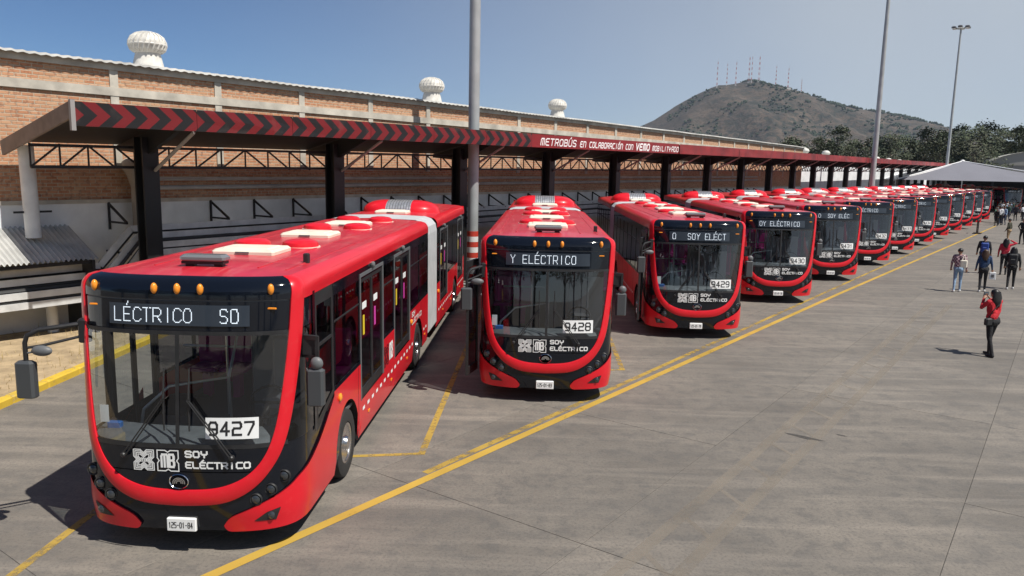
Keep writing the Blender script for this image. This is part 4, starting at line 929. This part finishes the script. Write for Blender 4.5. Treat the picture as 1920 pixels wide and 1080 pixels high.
# ================================================================== TENT, FAR HALL, BARRIER
tent = thing('event_tent', 'wide pitched event tent with grey front slope and white side slope', 'tent', (56, 108, 0))
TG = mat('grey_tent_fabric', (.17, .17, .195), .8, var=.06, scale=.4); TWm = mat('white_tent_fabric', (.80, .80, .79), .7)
E0, E1, E2, E3 = Vector((-9.5, -4.5, 4.05)), Vector((14.5, -8, 4.05)), Vector((19, 14, 4.05)), Vector((-6, 17, 4.05)); PK = Vector((3.1, 3.5, 6.75)); PK2 = Vector((7, 9, 6.75))
def panel(name, c, m):
    rows = []
    for i in range(9):
        t = i/8; p, q = c[0].lerp(c[3], t), c[1].lerp(c[2], t); rows.append([tuple(p.lerp(q, j/10)-Vector((0, 0, .22*math.sin(math.pi*t)*(1-.3*math.sin(math.pi*j/10))))) for j in range(11)])
    b = MB().grid(rows); b.build(name, m, tent, smooth=True)
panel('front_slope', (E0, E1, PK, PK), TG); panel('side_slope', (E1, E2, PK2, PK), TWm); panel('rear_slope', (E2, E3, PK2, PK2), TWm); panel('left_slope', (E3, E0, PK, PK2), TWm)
MB().tube([E0, PK], .07, 6).tube([PK, PK2], .07, 6).build('ridge_tape', TWm, tent); MB().tube([E1, PK], .07, 6).build('ridge_tape', TWm, tent)
MB().sphere(tuple(PK), .28, .28, .2, 10, 6).build('peak_cap', TWm, tent, smooth=True)
for c in (E0, E1, E2, E3, E0.lerp(E1, .33), E0.lerp(E1, .66)): MB().tube([(c.x, c.y, -.01), (c.x, c.y, c.z)], .06, 8).build('tent_post', POLEM, tent)
MB().tube([tuple(E0), (-13.5, -7, 2.6)], .03, 5).build('guy_rope', TWm, tent)
vh = thing('vaulted_hall', 'far hall with pale barrel-vaulted roof behind the tent', 'building', (112, 176, 0), R(-20))
rows = []
for i in range(17): t = R(180*i/16); rows.append([(-14*math.cos(t), y, 7.2+3.4*math.sin(t)) for y in (-16, 16)])
MB().grid(rows).build('vault_roof', mat('pale_vault_sheet', (.50, .50, .46), .6, var=.12, scale=.3), vh, smooth=True)
MB().box(-14, 14, -15.6, 15.6, -.05, 7.3).build('wall', mat('grey_render', (.28, .27, .25), .9, var=.15, scale=.3), vh)
MB().add([(-14*math.cos(R(180*i/16)), -15.7, 7.2+3.4*math.sin(R(180*i/16))) for i in range(17)], [tuple(range(17))]).build('gable', mat('pale_gable', (.34, .33, .30), .9), vh)
bk = thing('backdrop_shed', 'dark shed added as a backdrop for the shade under the event tent', 'building', (78, 152, 0), R(-33))  # added dark backdrop, the shade under the tent is put into its wall colour
MB().box(-24, 24, 0, .4, -.05, 4.6).build('back_wall', mat('backdrop_shade_wall', (.02, .02, .021), .9), bk); MB().box(-24, 24, -9, .4, 4.6, 4.9).build('roof', mat('dark_backdrop_roof', (.05, .05, .05), .9), bk)
for x in (-24, -16, -8, 0, 8, 16, 24): MB().box(x-.15, x+.15, -8.9, -8.6, -.05, 4.6).build('post', STEELB, bk)
for k in range(4):                                              # buses waiting in front of the dark backdrop
    b_ = copy_tree(proto); b_.location = (54.6+3.5*k, 110.5-.6*k, 0); b_.rotation_euler = (0, 0, R(-3))
    for ch in list(b_.children):
        if ch.name.split('.')[0] in ('number_board',):
            for g_ in list(ch.children): bpy.data.objects.remove(g_)
            bpy.data.objects.remove(ch)
    tag(b_, 'red articulated bus waiting in the shade behind the crowd beyond the tent', 'bus', 'buses parked in the shade beyond the tent')
br = thing('barrier_stand', 'low black two-legged barrier stand on the yellow line', 'barrier', AN(71.5, -5.9), ROWANG)
b = MB()
MB().bar((-.5, 0, .0), (-.5, 0, 1.12), .07).build('leg', STEELB, br); MB().bar((.5, 0, .0), (.5, 0, 1.12), .07).build('leg', STEELB, br); MB().bar((-.5, 0, 1.08), (.5, 0, 1.08), .06, .1).build('top_rail', STEELB, br)
for x in (-.5, .5): MB().bar((x, -.3, .03), (x, .3, .03), .06).build('foot', STEELB, br)

# ================================================================== TREES
LEAF = []
for i, c in enumerate(((.040, .055, .027), (.055, .070, .034), (.068, .072, .040))): LEAF.append(mat('foliage_%s' % 'abc'[i], c, .8, var=.35, scale=.5))
BARK = mat('bark', (.10, .08, .06), .9, var=.2, scale=3)
def make_tree(seed, h, rw, nclump):
    r_ = random.Random(seed); t = thing('tree', 'x', 'tree')
    b = MB().tube([(0,0,-.1), (.1, .05, h*.25), (.05, -.1, h*.5), (.2, .1, h*.8)], [.38, .3, .2, .06], 9)
    cl = []
    for k in range(nclump):
        z = r_.uniform(.30, .98)*h; w_ = rw*math.sin(math.pi*min(1, (z/h-.18)/.82*.9+.08))**.7; a = r_.uniform(0, 6.28); q = math.sqrt(r_.random())*w_; cl.append(Vector((math.cos(a)*q, math.sin(a)*q, z)))
    for c in cl[::4]: b.tube([(.1, 0, max(h*.22, c.z*.55)), tuple(c*.6+Vector((0, 0, c.z*.3))), tuple(c)], [.1, .06, .02], 5)
    b.build('trunk', BARK, t)
    b = MB()
    for c in cl:
        s = r_.uniform(.7, 1.5); b.cur = r_.randrange(3)
        for k in range(46):
            d = Vector((r_.gauss(0, 1), r_.gauss(0, 1), r_.gauss(0, .75))).normalized()*s*r_.random()**.4; p = c+d
            u = Vector((r_.uniform(-1, 1), r_.uniform(-1, 1), r_.uniform(-.6, .6))).normalized(); v_ = u.orthogonal().normalized(); u *= r_.uniform(.12, .3); v_ *= r_.uniform(.08, .2)
            b.add([p-u, p+v_, p+u, p-v_], [(0,1,2,3)])
    b.build('crown', LEAF, t, recalc=False); return t
protos = [make_tree(11, 14, 4.6, 80), make_tree(12, 16, 4.0, 80), make_tree(13, 12, 5.0, 75)]
def pix(x, y, D):                                               # a far point straight ahead at distance D
    d = fw*F_PX+r2*(x-960)-u2*(y-540); return Vector((0, 0, CAM_H))+d*(D/math.hypot(d.x, d.y))
used = [False]*3
for i, (px, py, D, kd) in enumerate([(1488, 262, 205, 2), (1536, 262, 200, 0), (1574, 243, 196, 1), (1600, 268, 215, 2), (1640, 262, 210, 2), (1668, 256, 200, 0), (1700, 260, 215, 2), (1738, 246, 205, 1), (1768, 250, 195, 0), (1802, 240, 205, 1), (1832, 244, 190, 2), (1856, 236, 205, 0), (1884, 248, 200, 1), (1912, 243, 210, 0), (1560, 275, 235, 0), (1950, 240, 200, 2), (1720, 272, 240, 1), (1650, 275, 240, 0), (1785, 262, 235, 2), (1870, 262, 230, 1)]):
    q = pix(px, py, D); H = (14, 16, 12)[kd]
    t = copy_tree(protos[kd]) if used[kd] else protos[kd]; used[kd] = True
    t.location = (q.x, q.y, 0); s = q.z/H/.97; t.scale = (s*rnd.uniform(.9, 1.15), s*rnd.uniform(.9, 1.15), s); t.rotation_euler = (0, 0, rnd.uniform(0, 6.28))
    tag(t, ['dark green tree with a rounded crown in the belt behind the depot', 'taller dark tree with a narrow crown in the belt behind the depot', 'low spreading tree in the belt behind the depot'][kd], 'tree', 'trees behind the depot')

# trees on the other side of the yard, seen only as reflections in the glass
for i, (x, y, kd, s) in enumerate([(-22, -20, 0, .9), (-15, -25, 1, .85), (-8, -22, 2, 1.0), (-2, -27, 0, .95), (5, -24, 1, .8), (11, -29, 2, 1.05), (18, -30, 0, .9), (26, -31, 1, .9), (-29, -16, 2, 1.0)]):
    t = copy_tree(protos[kd]); t.location = (x, y, 0); t.scale = (s*1.3, s*1.3, s); t.rotation_euler = (0, 0, rnd.uniform(0, 6.28))
    tag(t, 'tree on the open side of the yard, mirrored in the windscreens', 'tree', 'trees across the yard')

# ================================================================== MOUNTAIN
PROF = [(-900, 0), (-250, 5), (0, 25), (150, 72), (250, 118), (352, 170), (415, 212), (475, 247), (520, 270), (558, 284), (610, 288), (640, 298), (665, 300), (700, 291), (778, 275), (850, 249), (917, 229), (1000, 217), (1072, 207), (1160, 188), (1246, 161), (1337, 128), (1500, 88), (1800, 45), (2300, 12), (3000, 0)]
def prof(x):
    for p, q in zip(PROF, PROF[1:]):
        if p[0] <= x <= q[0]: t = (x-p[0])/(q[0]-p[0]); return p[1]+(q[1]-p[1])*t
    return 0
def hill(x, y):
    d = abs(y-2530)/(820 if y < 2530 else 900)
    k = max(0, 1-d); k = k*k*(3-2*k)*.55+k*.45
    v = Vector((x*.0052, y*.0030, 1.7)); rg = mnoise.ridged_multi_fractal(v, 1, 2.1, 5, 1, 2) if hasattr(mnoise, 'ridged_multi_fractal') else 0
    return prof(x+30*mnoise.noise(Vector((x*.01, y*.006, 0)))*(1-k))*k*(1+.34*min(1,(1-k)*1.6)*(rg-1.1))+8*mnoise.noise(v*5)*min(1, k*4)*(.3+.7*(1-k))
rows = []
for j in range(95):
    y = 1650+j*19; rows.append([(x, y, hill(x, y)-.5) for x in [-700+i*22 for i in range(160)]])
m, t, b_ = newmat('dry_hillside'); f = noise_tex(t, .012, 8, .65); f2 = noise_tex(t, .06, 6, .7); f3 = noise_tex(t, .004, 4)
c = ramp(t, f, [(.32, (.032, .030, .022)), (.48, (.075, .055, .040)), (.62, (.115, .084, .060)), (.8, (.18, .135, .095))])
c = mixc(t, ramp(t, f2, [(.44, (.9,)*3), (.56, (0,)*3)]), c, (.020, .025, .018)); c = mixc(t, ramp(t, f3, [(.4, (0,)*3), (.7, (.45,)*3)]), c, (.12, .085, .058))
t.links.new(c, b_.inputs['Base Color']); b_.inputs['Roughness'].default_value = .95; bump(t, b_, f2, 1.0, 6)
tag(MB().grid(rows).build('mountain', m, smooth=True), kind='structure')
# scrub along the ridge and slopes: one mass of small tree crowns
b = MB(); r_ = random.Random(3)
for k in range(4200):
    if k < 420: x = r_.uniform(620, 1450); y = 2530+r_.uniform(-60, 20); s = r_.uniform(2.5, 5.5)*(1.25 if x > 900 else .8)
    else: x = r_.uniform(200, 1600); y = r_.uniform(1850, 2500); s = r_.uniform(2, 6)
    if k >= 420 and mnoise.noise(Vector((x*.008, y*.008, 5))) < .05: continue
    z = hill(x, y)
    for q in range(3):
        c = Vector((x+r_.gauss(0, s*.5), y+r_.gauss(0, s*.5), z+s*.55+r_.uniform(-.2, .3)*s)); b.sphere(tuple(c), s*r_.uniform(.4, .75), s*r_.uniform(.4, .75), s*r_.uniform(.4, .7), 5, 4)
tag(b.build('hillside_scrub', LEAF[0], recalc=False), 'dark scrub and small trees dotted over the mountain slopes', 'scrub', kind='stuff')
# hillside houses
HS = [mat('house_white', (.62, .60, .56), .9), mat('house_ochre', (.45, .33, .22), .9), mat('house_grey', (.36, .35, .34), .9)]
hm = []
for i in range(3):
    w_, d_, h_ = ((8, 9, 6), (10, 8, 8), (7, 8, 4))[i]; t_ = thing('hillside_house', 'small pale block house in the settlement on the mountain foot', 'house', (0, 0, -999), 0, 'houses on the mountain foot')
    MB().box(-w_/2, w_/2, -d_/2, d_/2, -3, h_).build('wall', HS[i], t_); MB().box(-w_/2-.2, w_/2+.2, -d_/2-.2, d_/2+.2, h_, h_+.3).build('roof', HS[2], t_)
    MB().box(-w_*.25, w_*.05, -d_/2-.06, -d_/2-.005, h_*.45, h_*.75).build('window', STEELB, t_); hm.append(t_)
for k in range(96):
    t_ = hm[k] if k < 3 else copy_tree(hm[k % 3]); px = r_.gauss(1655, 42) if k % 4 else r_.uniform(1585, 1740); D = r_.uniform(1930, 2120)
    q = pix(px, 300, D); t_.location = (q.x, q.y, hill(q.x, q.y)-.3); t_.rotation_euler = (0, 0, r_.uniform(-.6, .6))
# transmitter masts
LR = mat('mast_red', (.42, .08, .05), .6); LW = mat('mast_white', (.65, .65, .65), .6)
for i, (px, pt, wd, lab) in enumerate([(1347, 110, 3.2, 'red and white lattice mast at the left end of the summit'), (1365, 115, 2.4, 'thin lattice mast second from the summit edge'), (1382, 112, 3.0, 'lattice mast between the summit edge and the twin masts'),
        (1407, 102, 4.2, 'wider twin lattice mast left of the tallest one'), (1412, 101, 2.2, 'thin mast standing right beside the twin lattice mast'), (1426, 101, 5.0, 'tallest red and white lattice mast on the peak'), (1457, 120, 2.2, 'thin lattice mast right of the peak'), (1480, 124, 3.0, 'lattice mast above the small hut on the right shoulder'), (1504, 147, 1.8, 'short mast at the right shoulder of the summit')]):
    q = pix(px, pt, 2535); zb = hill(q.x, q.y)-1; H = q.z-zb; t_ = thing('transmitter_mast', lab, 'mast', (q.x, q.y, zb), 0, 'transmitter masts on the summit')
    n_ = 10
    for k in range(n_):
        w0, w1 = wd*(1-.75*k/n_), wd*(1-.75*(k+1)/n_); z0, z1 = H*.9*k/n_, H*.9*(k+1)/n_; b = MB()
        for sx_, sy_ in ((-1,-1), (1,-1), (1,1), (-1,1)): b.bar((sx_*w0/2, sy_*w0/2, z0), (sx_*w1/2, sy_*w1/2, z1), .42)
        b.bar((-w0/2, -w0/2, z0), (w1/2, -w1/2, z1), .3); b.bar((w0/2, w0/2, z0), (-w1/2, w1/2, z1), .3); b.build('lattice_section', LR if k % 2 else LW, t_)
    MB().tube([(0,0,H*.88), (0,0,H)], .3, 5).build('aerial', LW, t_)
hut = thing('summit_hut', 'small white hut on the right shoulder of the summit', 'hut', (0, 0, 0)); q = pix(1477, 168, 2515); hut.location = (q.x, q.y, hill(q.x, q.y)-1)
MB().box(-8, 8, -4, 4, 0, 6).build('wall', HS[0], hut); MB().box(-8.5, 8.5, -4.5, 4.5, 6, 6.6).build('roof', HS[2], hut)

# ================================================================== HAZE
hz = MB().box(-900, 2750, -40, 3600, -4, 420).build('haze', None or mat('tmp', (1, 1, 1))); hz.data.materials.clear()
m = bpy.data.materials.new('pale_haze'); m.use_nodes = True; t = m.node_tree; t.nodes.clear(); out = N(t, 'ShaderNodeOutputMaterial'); pv = N(t, 'ShaderNodeVolumePrincipled')
pv.inputs['Color'].default_value = (.64, .80, 1.0, 1); pv.inputs['Density'].default_value = .00006; pv.inputs['Anisotropy'].default_value = .1
t.links.new(pv.outputs[0], out.inputs['Volume']); hz.data.materials.append(m); tag(hz, 'thin pale haze over the valley', 'haze', kind='stuff')

# ================================================================== PEOPLE
SKIN = mat('skin', (.36, .19, .12), .6); SHOEB = mat('black_shoe', (.015, .015, .016), .6); SHOEW = mat('white_shoe', (.72, .72, .70), .6)
HAIRB = mat('black_hair', (.012, .010, .009), .45); HAIRN = mat('brown_hair', (.055, .028, .014), .5)
def cloth(name, c): return mat(name, c, .85, var=.3, scale=7, bmp=.9)
def checked():
    m, t, b = newmat('checked_shirt'); tc = N(t, 'ShaderNodeTexCoord').outputs['Object']; ck = N(t, 'ShaderNodeTexChecker'); ck.inputs['Scale'].default_value = 16; t.links.new(tc, ck.inputs[0])
    ck.inputs[1].default_value = (.42, .30, .32, 1); ck.inputs[2].default_value = (.12, .05, .075, 1); t.links.new(ck.outputs[0], b.inputs['Base Color']); b.inputs['Roughness'].default_value = .9; return m
def person(label, loc, head, h, top, legs, shoe, hair, hairstyle='short', stride=.12, larm=None, rarm=None, voxel=.013, group='people walking in the yard', flare=0, slim=1.0, fingers=True, lean=0.0):
    o = thing('person', label, 'person', loc, head, group); S = h/1.70; prim = []
    def cap(p, q, r1, r2, tg): prim.append((Vector(p)*S, Vector(q)*S, r1*S, r2*S, tg))
    L = lean
    sw = .185*slim
    # trunk: pelvis, waist, chest as overlapping flattened masses
    cap((-.075, 0, .93), (.075, 0, .93), .118, .118, 'legs'); cap((-.06, -.03, .90), (.06, -.03, .90), .112, .112, 'legs')
    cap((-.05, 0, 1.02), (.05, L*.3, 1.14), .118+flare, .116, 'top'); cap((-.075, L*.3, 1.16), (-.09, L*.7, 1.34), .108, .102, 'top'); cap((.075, L*.3, 1.16), (.09, L*.7, 1.34), .108, .102, 'top')
    cap((-sw+.03, L*.9, 1.405), (sw-.03, L*.9, 1.405), .068, .068, 'top'); cap((0, L, 1.42), (0, L+.02, 1.52), .058, .05, 'skin')
    cap((0, L+.015, 1.585), (0, L+.03, 1.625), .082, .084, 'head'); cap((0, L+.045, 1.545), (0, L+.06, 1.56), .052, .055, 'head'); cap((0, L+.11, 1.575), (0, L+.118, 1.566), .012, .014, 'head')
    for g in (-1, 1): cap((g*.086, L+.02, 1.60), (g*.09, L+.02, 1.575), .013, .011, 'head')
    for g in (-1, 1):
        st = stride*g
        hip = (g*.085, 0, .90); kn = (g*.095, st*.55+.035, .50); an = (g*.10, st*1.0-.03-.05*max(0, -g*stride/.12)*.3, .095); toe = (g*.115, an[1]+.15, .04)
        cap(hip, kn, .092, .06, 'legs'); cap(kn, an, .058, .042, 'legs'); cap((an[0], an[1]-.02, .055), (an[0], an[1], .10), .042, .04, 'shoe'); cap((an[0], an[1]-.02, .042), toe, .042, .034, 'shoe')
        sh = Vector((g*sw, L*.9, 1.40)); el, wr = (larm if g < 0 else rarm) or ((g*.25, L*.5-.02-st*.3, 1.13), (g*.26, L*.5+.07-st*.8, .90)); el, wr = Vector(el), Vector(wr)
        cap(sh, el, .058, .046, 'top'); cap(el, el.lerp(wr, .88), .044, .034, 'top'); d = (wr-el).normalized(); cap(el.lerp(wr, .86), wr, .027, .024, 'skin')
        sd = d.cross(Vector((0, 0, 1)) if abs(d.z) < .9 else Vector((0, 1, 0))).normalized(); nn = sd.cross(d)
        cap(wr, wr+d*.06, .022, .024, 'skin'); cap(wr+sd*.018, wr+d*.06+sd*.025, .018, .016, 'skin'); cap(wr-sd*.018, wr+d*.06-sd*.025, .018, .016, 'skin')
        for k, ln in enumerate((.058, .07, .075, .066) if fingers else ()):
            b0 = wr+d*.075+sd*(.03-.02*k); m0 = b0+d*ln*.5+nn*.006; cap(b0, m0, .0095, .009, 'skin'); cap(m0, m0+d*ln*.4+nn*.022, .009, .0075, 'skin')
        if fingers: b0 = wr+d*.02+sd*.026; m0 = b0+d*.025+sd*.026; cap(b0, m0, .011, .0095, 'skin'); cap(m0, m0+d*.028+sd*.004, .0095, .008, 'skin')
    b = MB()
    for p, q, r1, r2_, tg in prim:
        n_ = 10 if r1 > .03 else 6; b.sphere(tuple(p), r1, r1, r1, n_, 6); b.sphere(tuple(q), r2_, r2_, r2_, n_, 6)
        if (q-p).length > 1e-4: b.tube([p, q], [r1, r2_], n_)
    tmp = b.build('tmp', SKIN, None, recalc=False)
    md = tmp.modifiers.new('r', 'REMESH'); md.mode = 'VOXEL'; md.voxel_size = voxel
    ms = tmp.modifiers.new('s', 'SMOOTH'); ms.factor = .5; ms.iterations = 3 if voxel > .01 else 2
    dg = bpy.context.evaluated_depsgraph_get(); me = bpy.data.meshes.new_from_object(tmp.evaluated_get(dg)); bpy.data.objects.remove(tmp)
    me.materials.clear(); tags = {'top': 0, 'legs': 1, 'shoe': 2, 'skin': 3, 'head': 3}
    for m in (top, legs, shoe, SKIN): me.materials.append(m)
    data = [(p, q-p, (q-p).length_squared, (r1+r2_)/2, tags[tg]) for p, q, r1, r2_, tg in prim]
    for f in me.polygons:
        c = f.center; best = 9e9
        for p, d, l2, r_, tg in data:
            t = max(0, min(1, (c-p).dot(d)/l2)) if l2 > 1e-9 else 0; v_ = (c-p-d*t).length-r_
            if v_ < best: best = v_; k = tg
        f.material_index = k; f.use_smooth = True
    me.name = 'body'; bo = bpy.data.objects.new('body', me); col.objects.link(bo); bo.parent = o
    # hair
    hb = MB(); hc = Vector((0, L+.012, 1.622))*S
    rows = []
    for i in range(10):
        ph = R(4+i*11.5); r_ = []
        for k in range(25):
            a = 2*math.pi*k/24; fr_ = max(0, math.sin(a)); lim = 1 if ph < R(62) or fr_ < .35 else 0
            e_ = ph if lim else R(62); r_.append((hc.x+.096*S*math.sin(e_)*math.cos(a), hc.y+(.108*math.sin(e_)*math.sin(a)-.004)*S, hc.z+.10*S*math.cos(e_)))
        rows.append(r_)
    hb.grid(rows)
    if hairstyle == 'long':
        rows = []
        for i in range(11):
            t = i/10; z = 1.66-.36*t; wd = (.098+.035*math.sin(math.pi*min(1, t*1.25)))*(1 if t < .8 else 1-(t-.8)*1.6); dp = .075-.02*t; yb = L*.9-.035-.045*min(1, t*1.4)
            rows.append([((wd*math.cos(a)+(.006*math.sin(9*a) if t > .3 else 0))*S, (yb+dp*math.sin(a)*(1 if math.sin(a) < 0 else .35))*S, (z-(.03*math.sin(5*a) if i == 10 else 0))*S) for a in [2*math.pi*k/20 for k in range(21)]])
        hb.grid(rows); hb.add(rows[-1], [tuple(range(21))])
    elif hairstyle == 'bun': hb.sphere((0, (L-.10)*S, 1.66*S), .05*S, .045*S, .05*S, 12, 8)
    hb.build('hair', hair, o, smooth=True)
    for g in (-1, 1): MB().sphere((g*.032*S, (L+.103)*S, 1.605*S), .011*S, .008*S, .008*S, 8, 6).build('eye', SHOEB, o)
    MB().add([Vector(p)*S for p in ((-.022, L+.112, 1.542), (.022, L+.112, 1.542), (.016, L+.113, 1.534), (-.016, L+.113, 1.534))], [(0,1,2,3)]).build('mouth', mat('lips', (.30, .09, .07), .5), o)
    return o
def held(name, label, cat, owner, mb_parts, group=None):
    """a carried thing: placed where its carrier holds it, but a top-level object of its own"""
    o = thing(name, label, cat, owner.location, owner.rotation_euler[2], group)
    for nm, mb, m in mb_parts: mb.build(nm, m, o, smooth=False)
    return o
HD = -(math.pi/2-ROWANG)
BLKC = cloth('black_cloth', (.014, .014, .016)); REDC = cloth('red_jacket', (.52, .018, .028)); JEAN = cloth('pale_jeans', (.22, .32, .45)); NAVY = cloth('navy_sweater', (.018, .045, .11)); DARKJ = cloth('dark_jacket', (.022, .022, .026)); OLIVE = cloth('olive_jacket', (.05, .048, .03)); TAN = cloth('tan_trousers', (.30, .21, .12)); PINKR = cloth('crimson_top', (.50, .02, .045)); BLUED = cloth('dark_jeans', (.03, .045, .09))
p1 = person('person in red jacket and black trousers raising a phone to photograph the buses', (11.2, 18.98, 0), R(18), 1.66, REDC, BLKC, SHOEB, HAIRB, 'long', .13, ((-.25, .14, 1.24), (-.09, .24, 1.45)), ((.25, .14, 1.24), (.09, .24, 1.45)), .0085, flare=.012, lean=.01)
held('phone', 'black phone held up by the person in the red jacket', 'phone', p1, [('case', MB().cbox(-.075, .075, .262, .273, 1.49, 1.575, .006), BLACKP), ('screen', MB().box(-.068, .068, .259, .2615, 1.497, 1.568), mat('phone_screen', (.05, .07, .09), .1, emit=.15))])
def strap(pts, r=.012): return MB().tube(pts, r, 6)
held('shoulder_bag', 'small black shoulder bag at the hip of the person in red', 'bag', p1, [('pouch', MB().cbox(-.30, -.10, -.11, .0, .80, .98, .03), BLACKP), ('strap', strap([(-.2, -.05, .97), (-.17, -.15, 1.2), (.0, -.16, 1.36), (.13, -.06, 1.475)]), BLACKP)])
CHK = checked()
p2 = person('person in checked shirt and pale jeans walking with a cream tote bag', (16.17, 29.96, 0), HD+R(6), 1.68, CHK, JEAN, SHOEW, HAIRB, 'short', .10, flare=.01)
held('tote_bag', 'cream cloth tote bag hanging behind the person in checked shirt', 'bag', p2, [('pouch', MB().cbox(.02, .27, -.26, -.15, .98, 1.27, .035), mat('cream_canvas', (.66, .62, .52), .9)), ('strap', strap([(.08, -.19, 1.26), (.13, -.10, 1.43), (.16, .02, 1.46), (.2, -.16, 1.26)]), mat('cream_canvas', (.66, .62, .52), .9))])
p3 = person('person with long brown hair in navy sweater carrying a white paper bag', (17.22, 30.13, 0), HD+R(10), 1.64, NAVY, BLKC, SHOEW, HAIRN, 'long', .12, None, ((.25, -.02, 1.13), (.29, .06, .91)))
held('paper_bag', 'white paper bag with grey print held by the person in navy sweater', 'bag', p3, [('bag', MB().cbox(.20, .42, .03, .13, .50, .78, .01), WHITE), ('handle', strap([(.25, .08, .78), (.30, .08, .88), (.37, .08, .78)], .006), WHITE), ('print', MB().box(.26, .36, .024, .029, .58, .70), GREYP)])
p4 = person('person in black clothes and white shoes wearing a black backpack', (18.85, 31.07, 0), HD+R(4), 1.68, BLKC, BLKC, SHOEW, HAIRB, 'long', .13)
def backpack(owner, m, label):
    b = MB().cbox(-.16, .16, -.30, -.125, 1.0, 1.44, .05); b.cbox(-.12, .12, -.345, -.29, 1.03, 1.24, .03)
    held('backpack', label, 'backpack', owner, [('bag', b, m), ('strap', strap([(-.11, -.14, 1.42), (-.12, .02, 1.475), (-.13, .11, 1.35), (-.15, -.1, 1.08)], .018), m), ('strap', strap([(.11, -.14, 1.42), (.12, .02, 1.475), (.13, .11, 1.35), (.15, -.1, 1.08)], .018), m)])
backpack(p4, mat('black_nylon', (.018, .018, .02), .6), 'black backpack on the person in black with white shoes')
p5 = person('person in dark jacket and blue jeans wearing a blue backpack', (20.6, 36.2, 0), HD+R(8), 1.74, DARKJ, BLUED, SHOEB, HAIRB, 'short', .12)
backpack(p5, mat('blue_nylon', (.015, .05, .25), .6), 'bright blue backpack on the person in dark jacket')
p6 = person('person in crimson top and black trousers with one arm raised to the head', (21.33, 35.81, 0), HD+R(5), 1.66, PINKR, BLKC, SHOEB, HAIRB, 'long', .08, None, ((.40, .03, 1.50), (.17, .08, 1.63)))
p7 = person('person in olive jacket and tan trousers standing facing the buses', (31.9, 53.4, 0), HD+R(70), 1.70, OLIVE, TAN, SHOEB, HAIRB, 'short', .05)
p8 = person('person in dark clothes with hands on hips beyond the walkers', (32.7, 53.2, 0), HD+R(150), 1.72, DARKJ, BLKC, SHOEB, HAIRB, 'short', .08, ((-.38, -.08, 1.18), (-.21, .05, 1.03)), ((.38, -.08, 1.18), (.21, .05, 1.03)))
# crowd gathered by the tent
CW = [cloth('white_shirt', (.62, .63, .64)), cloth('light_blue_shirt', (.25, .36, .52)), cloth('charcoal_top', (.05, .05, .055)), cloth('green_top', (.06, .12, .09)), BLKC]
CL = ['white shirt', 'light blue shirt', 'charcoal top', 'green top', 'black top']; cv = []
for k in range(5): cv.append(person('x', (0, -60, 0), 0, 1.70, CW[k], BLUED if k % 2 else BLKC, SHOEB, HAIRB, 'short', .05, None, None, .03, 'crowd gathered by the tent', fingers=False))
r_ = random.Random(21); first = [True]*5; spots = []
for k in range(26):
    for _ in range(60):
        px, py = r_.uniform(1858, 1925), r_.uniform(403, 421)
        if k >= 20: px, py = r_.uniform(1862, 1884), r_.uniform(418, 424)
        d = fw*F_PX+r2*(px-960)-u2*(py-540); q = d*(CAM_H/-d.z)
        if all((q.x-a)**2+(q.y-b)**2 > .5 for a, b in spots): break
    spots.append((q.x, q.y)); v_ = k % 5 if k < 10 else r_.randrange(5)
    o = cv[v_] if first[v_] else copy_tree(cv[v_]); first[v_] = False
    o.location = (q.x, q.y, 0); o.rotation_euler = (0, 0, r_.uniform(0, 6.28)); s = r_.uniform(.94, 1.06); o.scale = (s, s, s)
    tag(o, 'person in %s standing in the crowd by the tent' % CL[v_], 'person', 'crowd gathered by the tent')
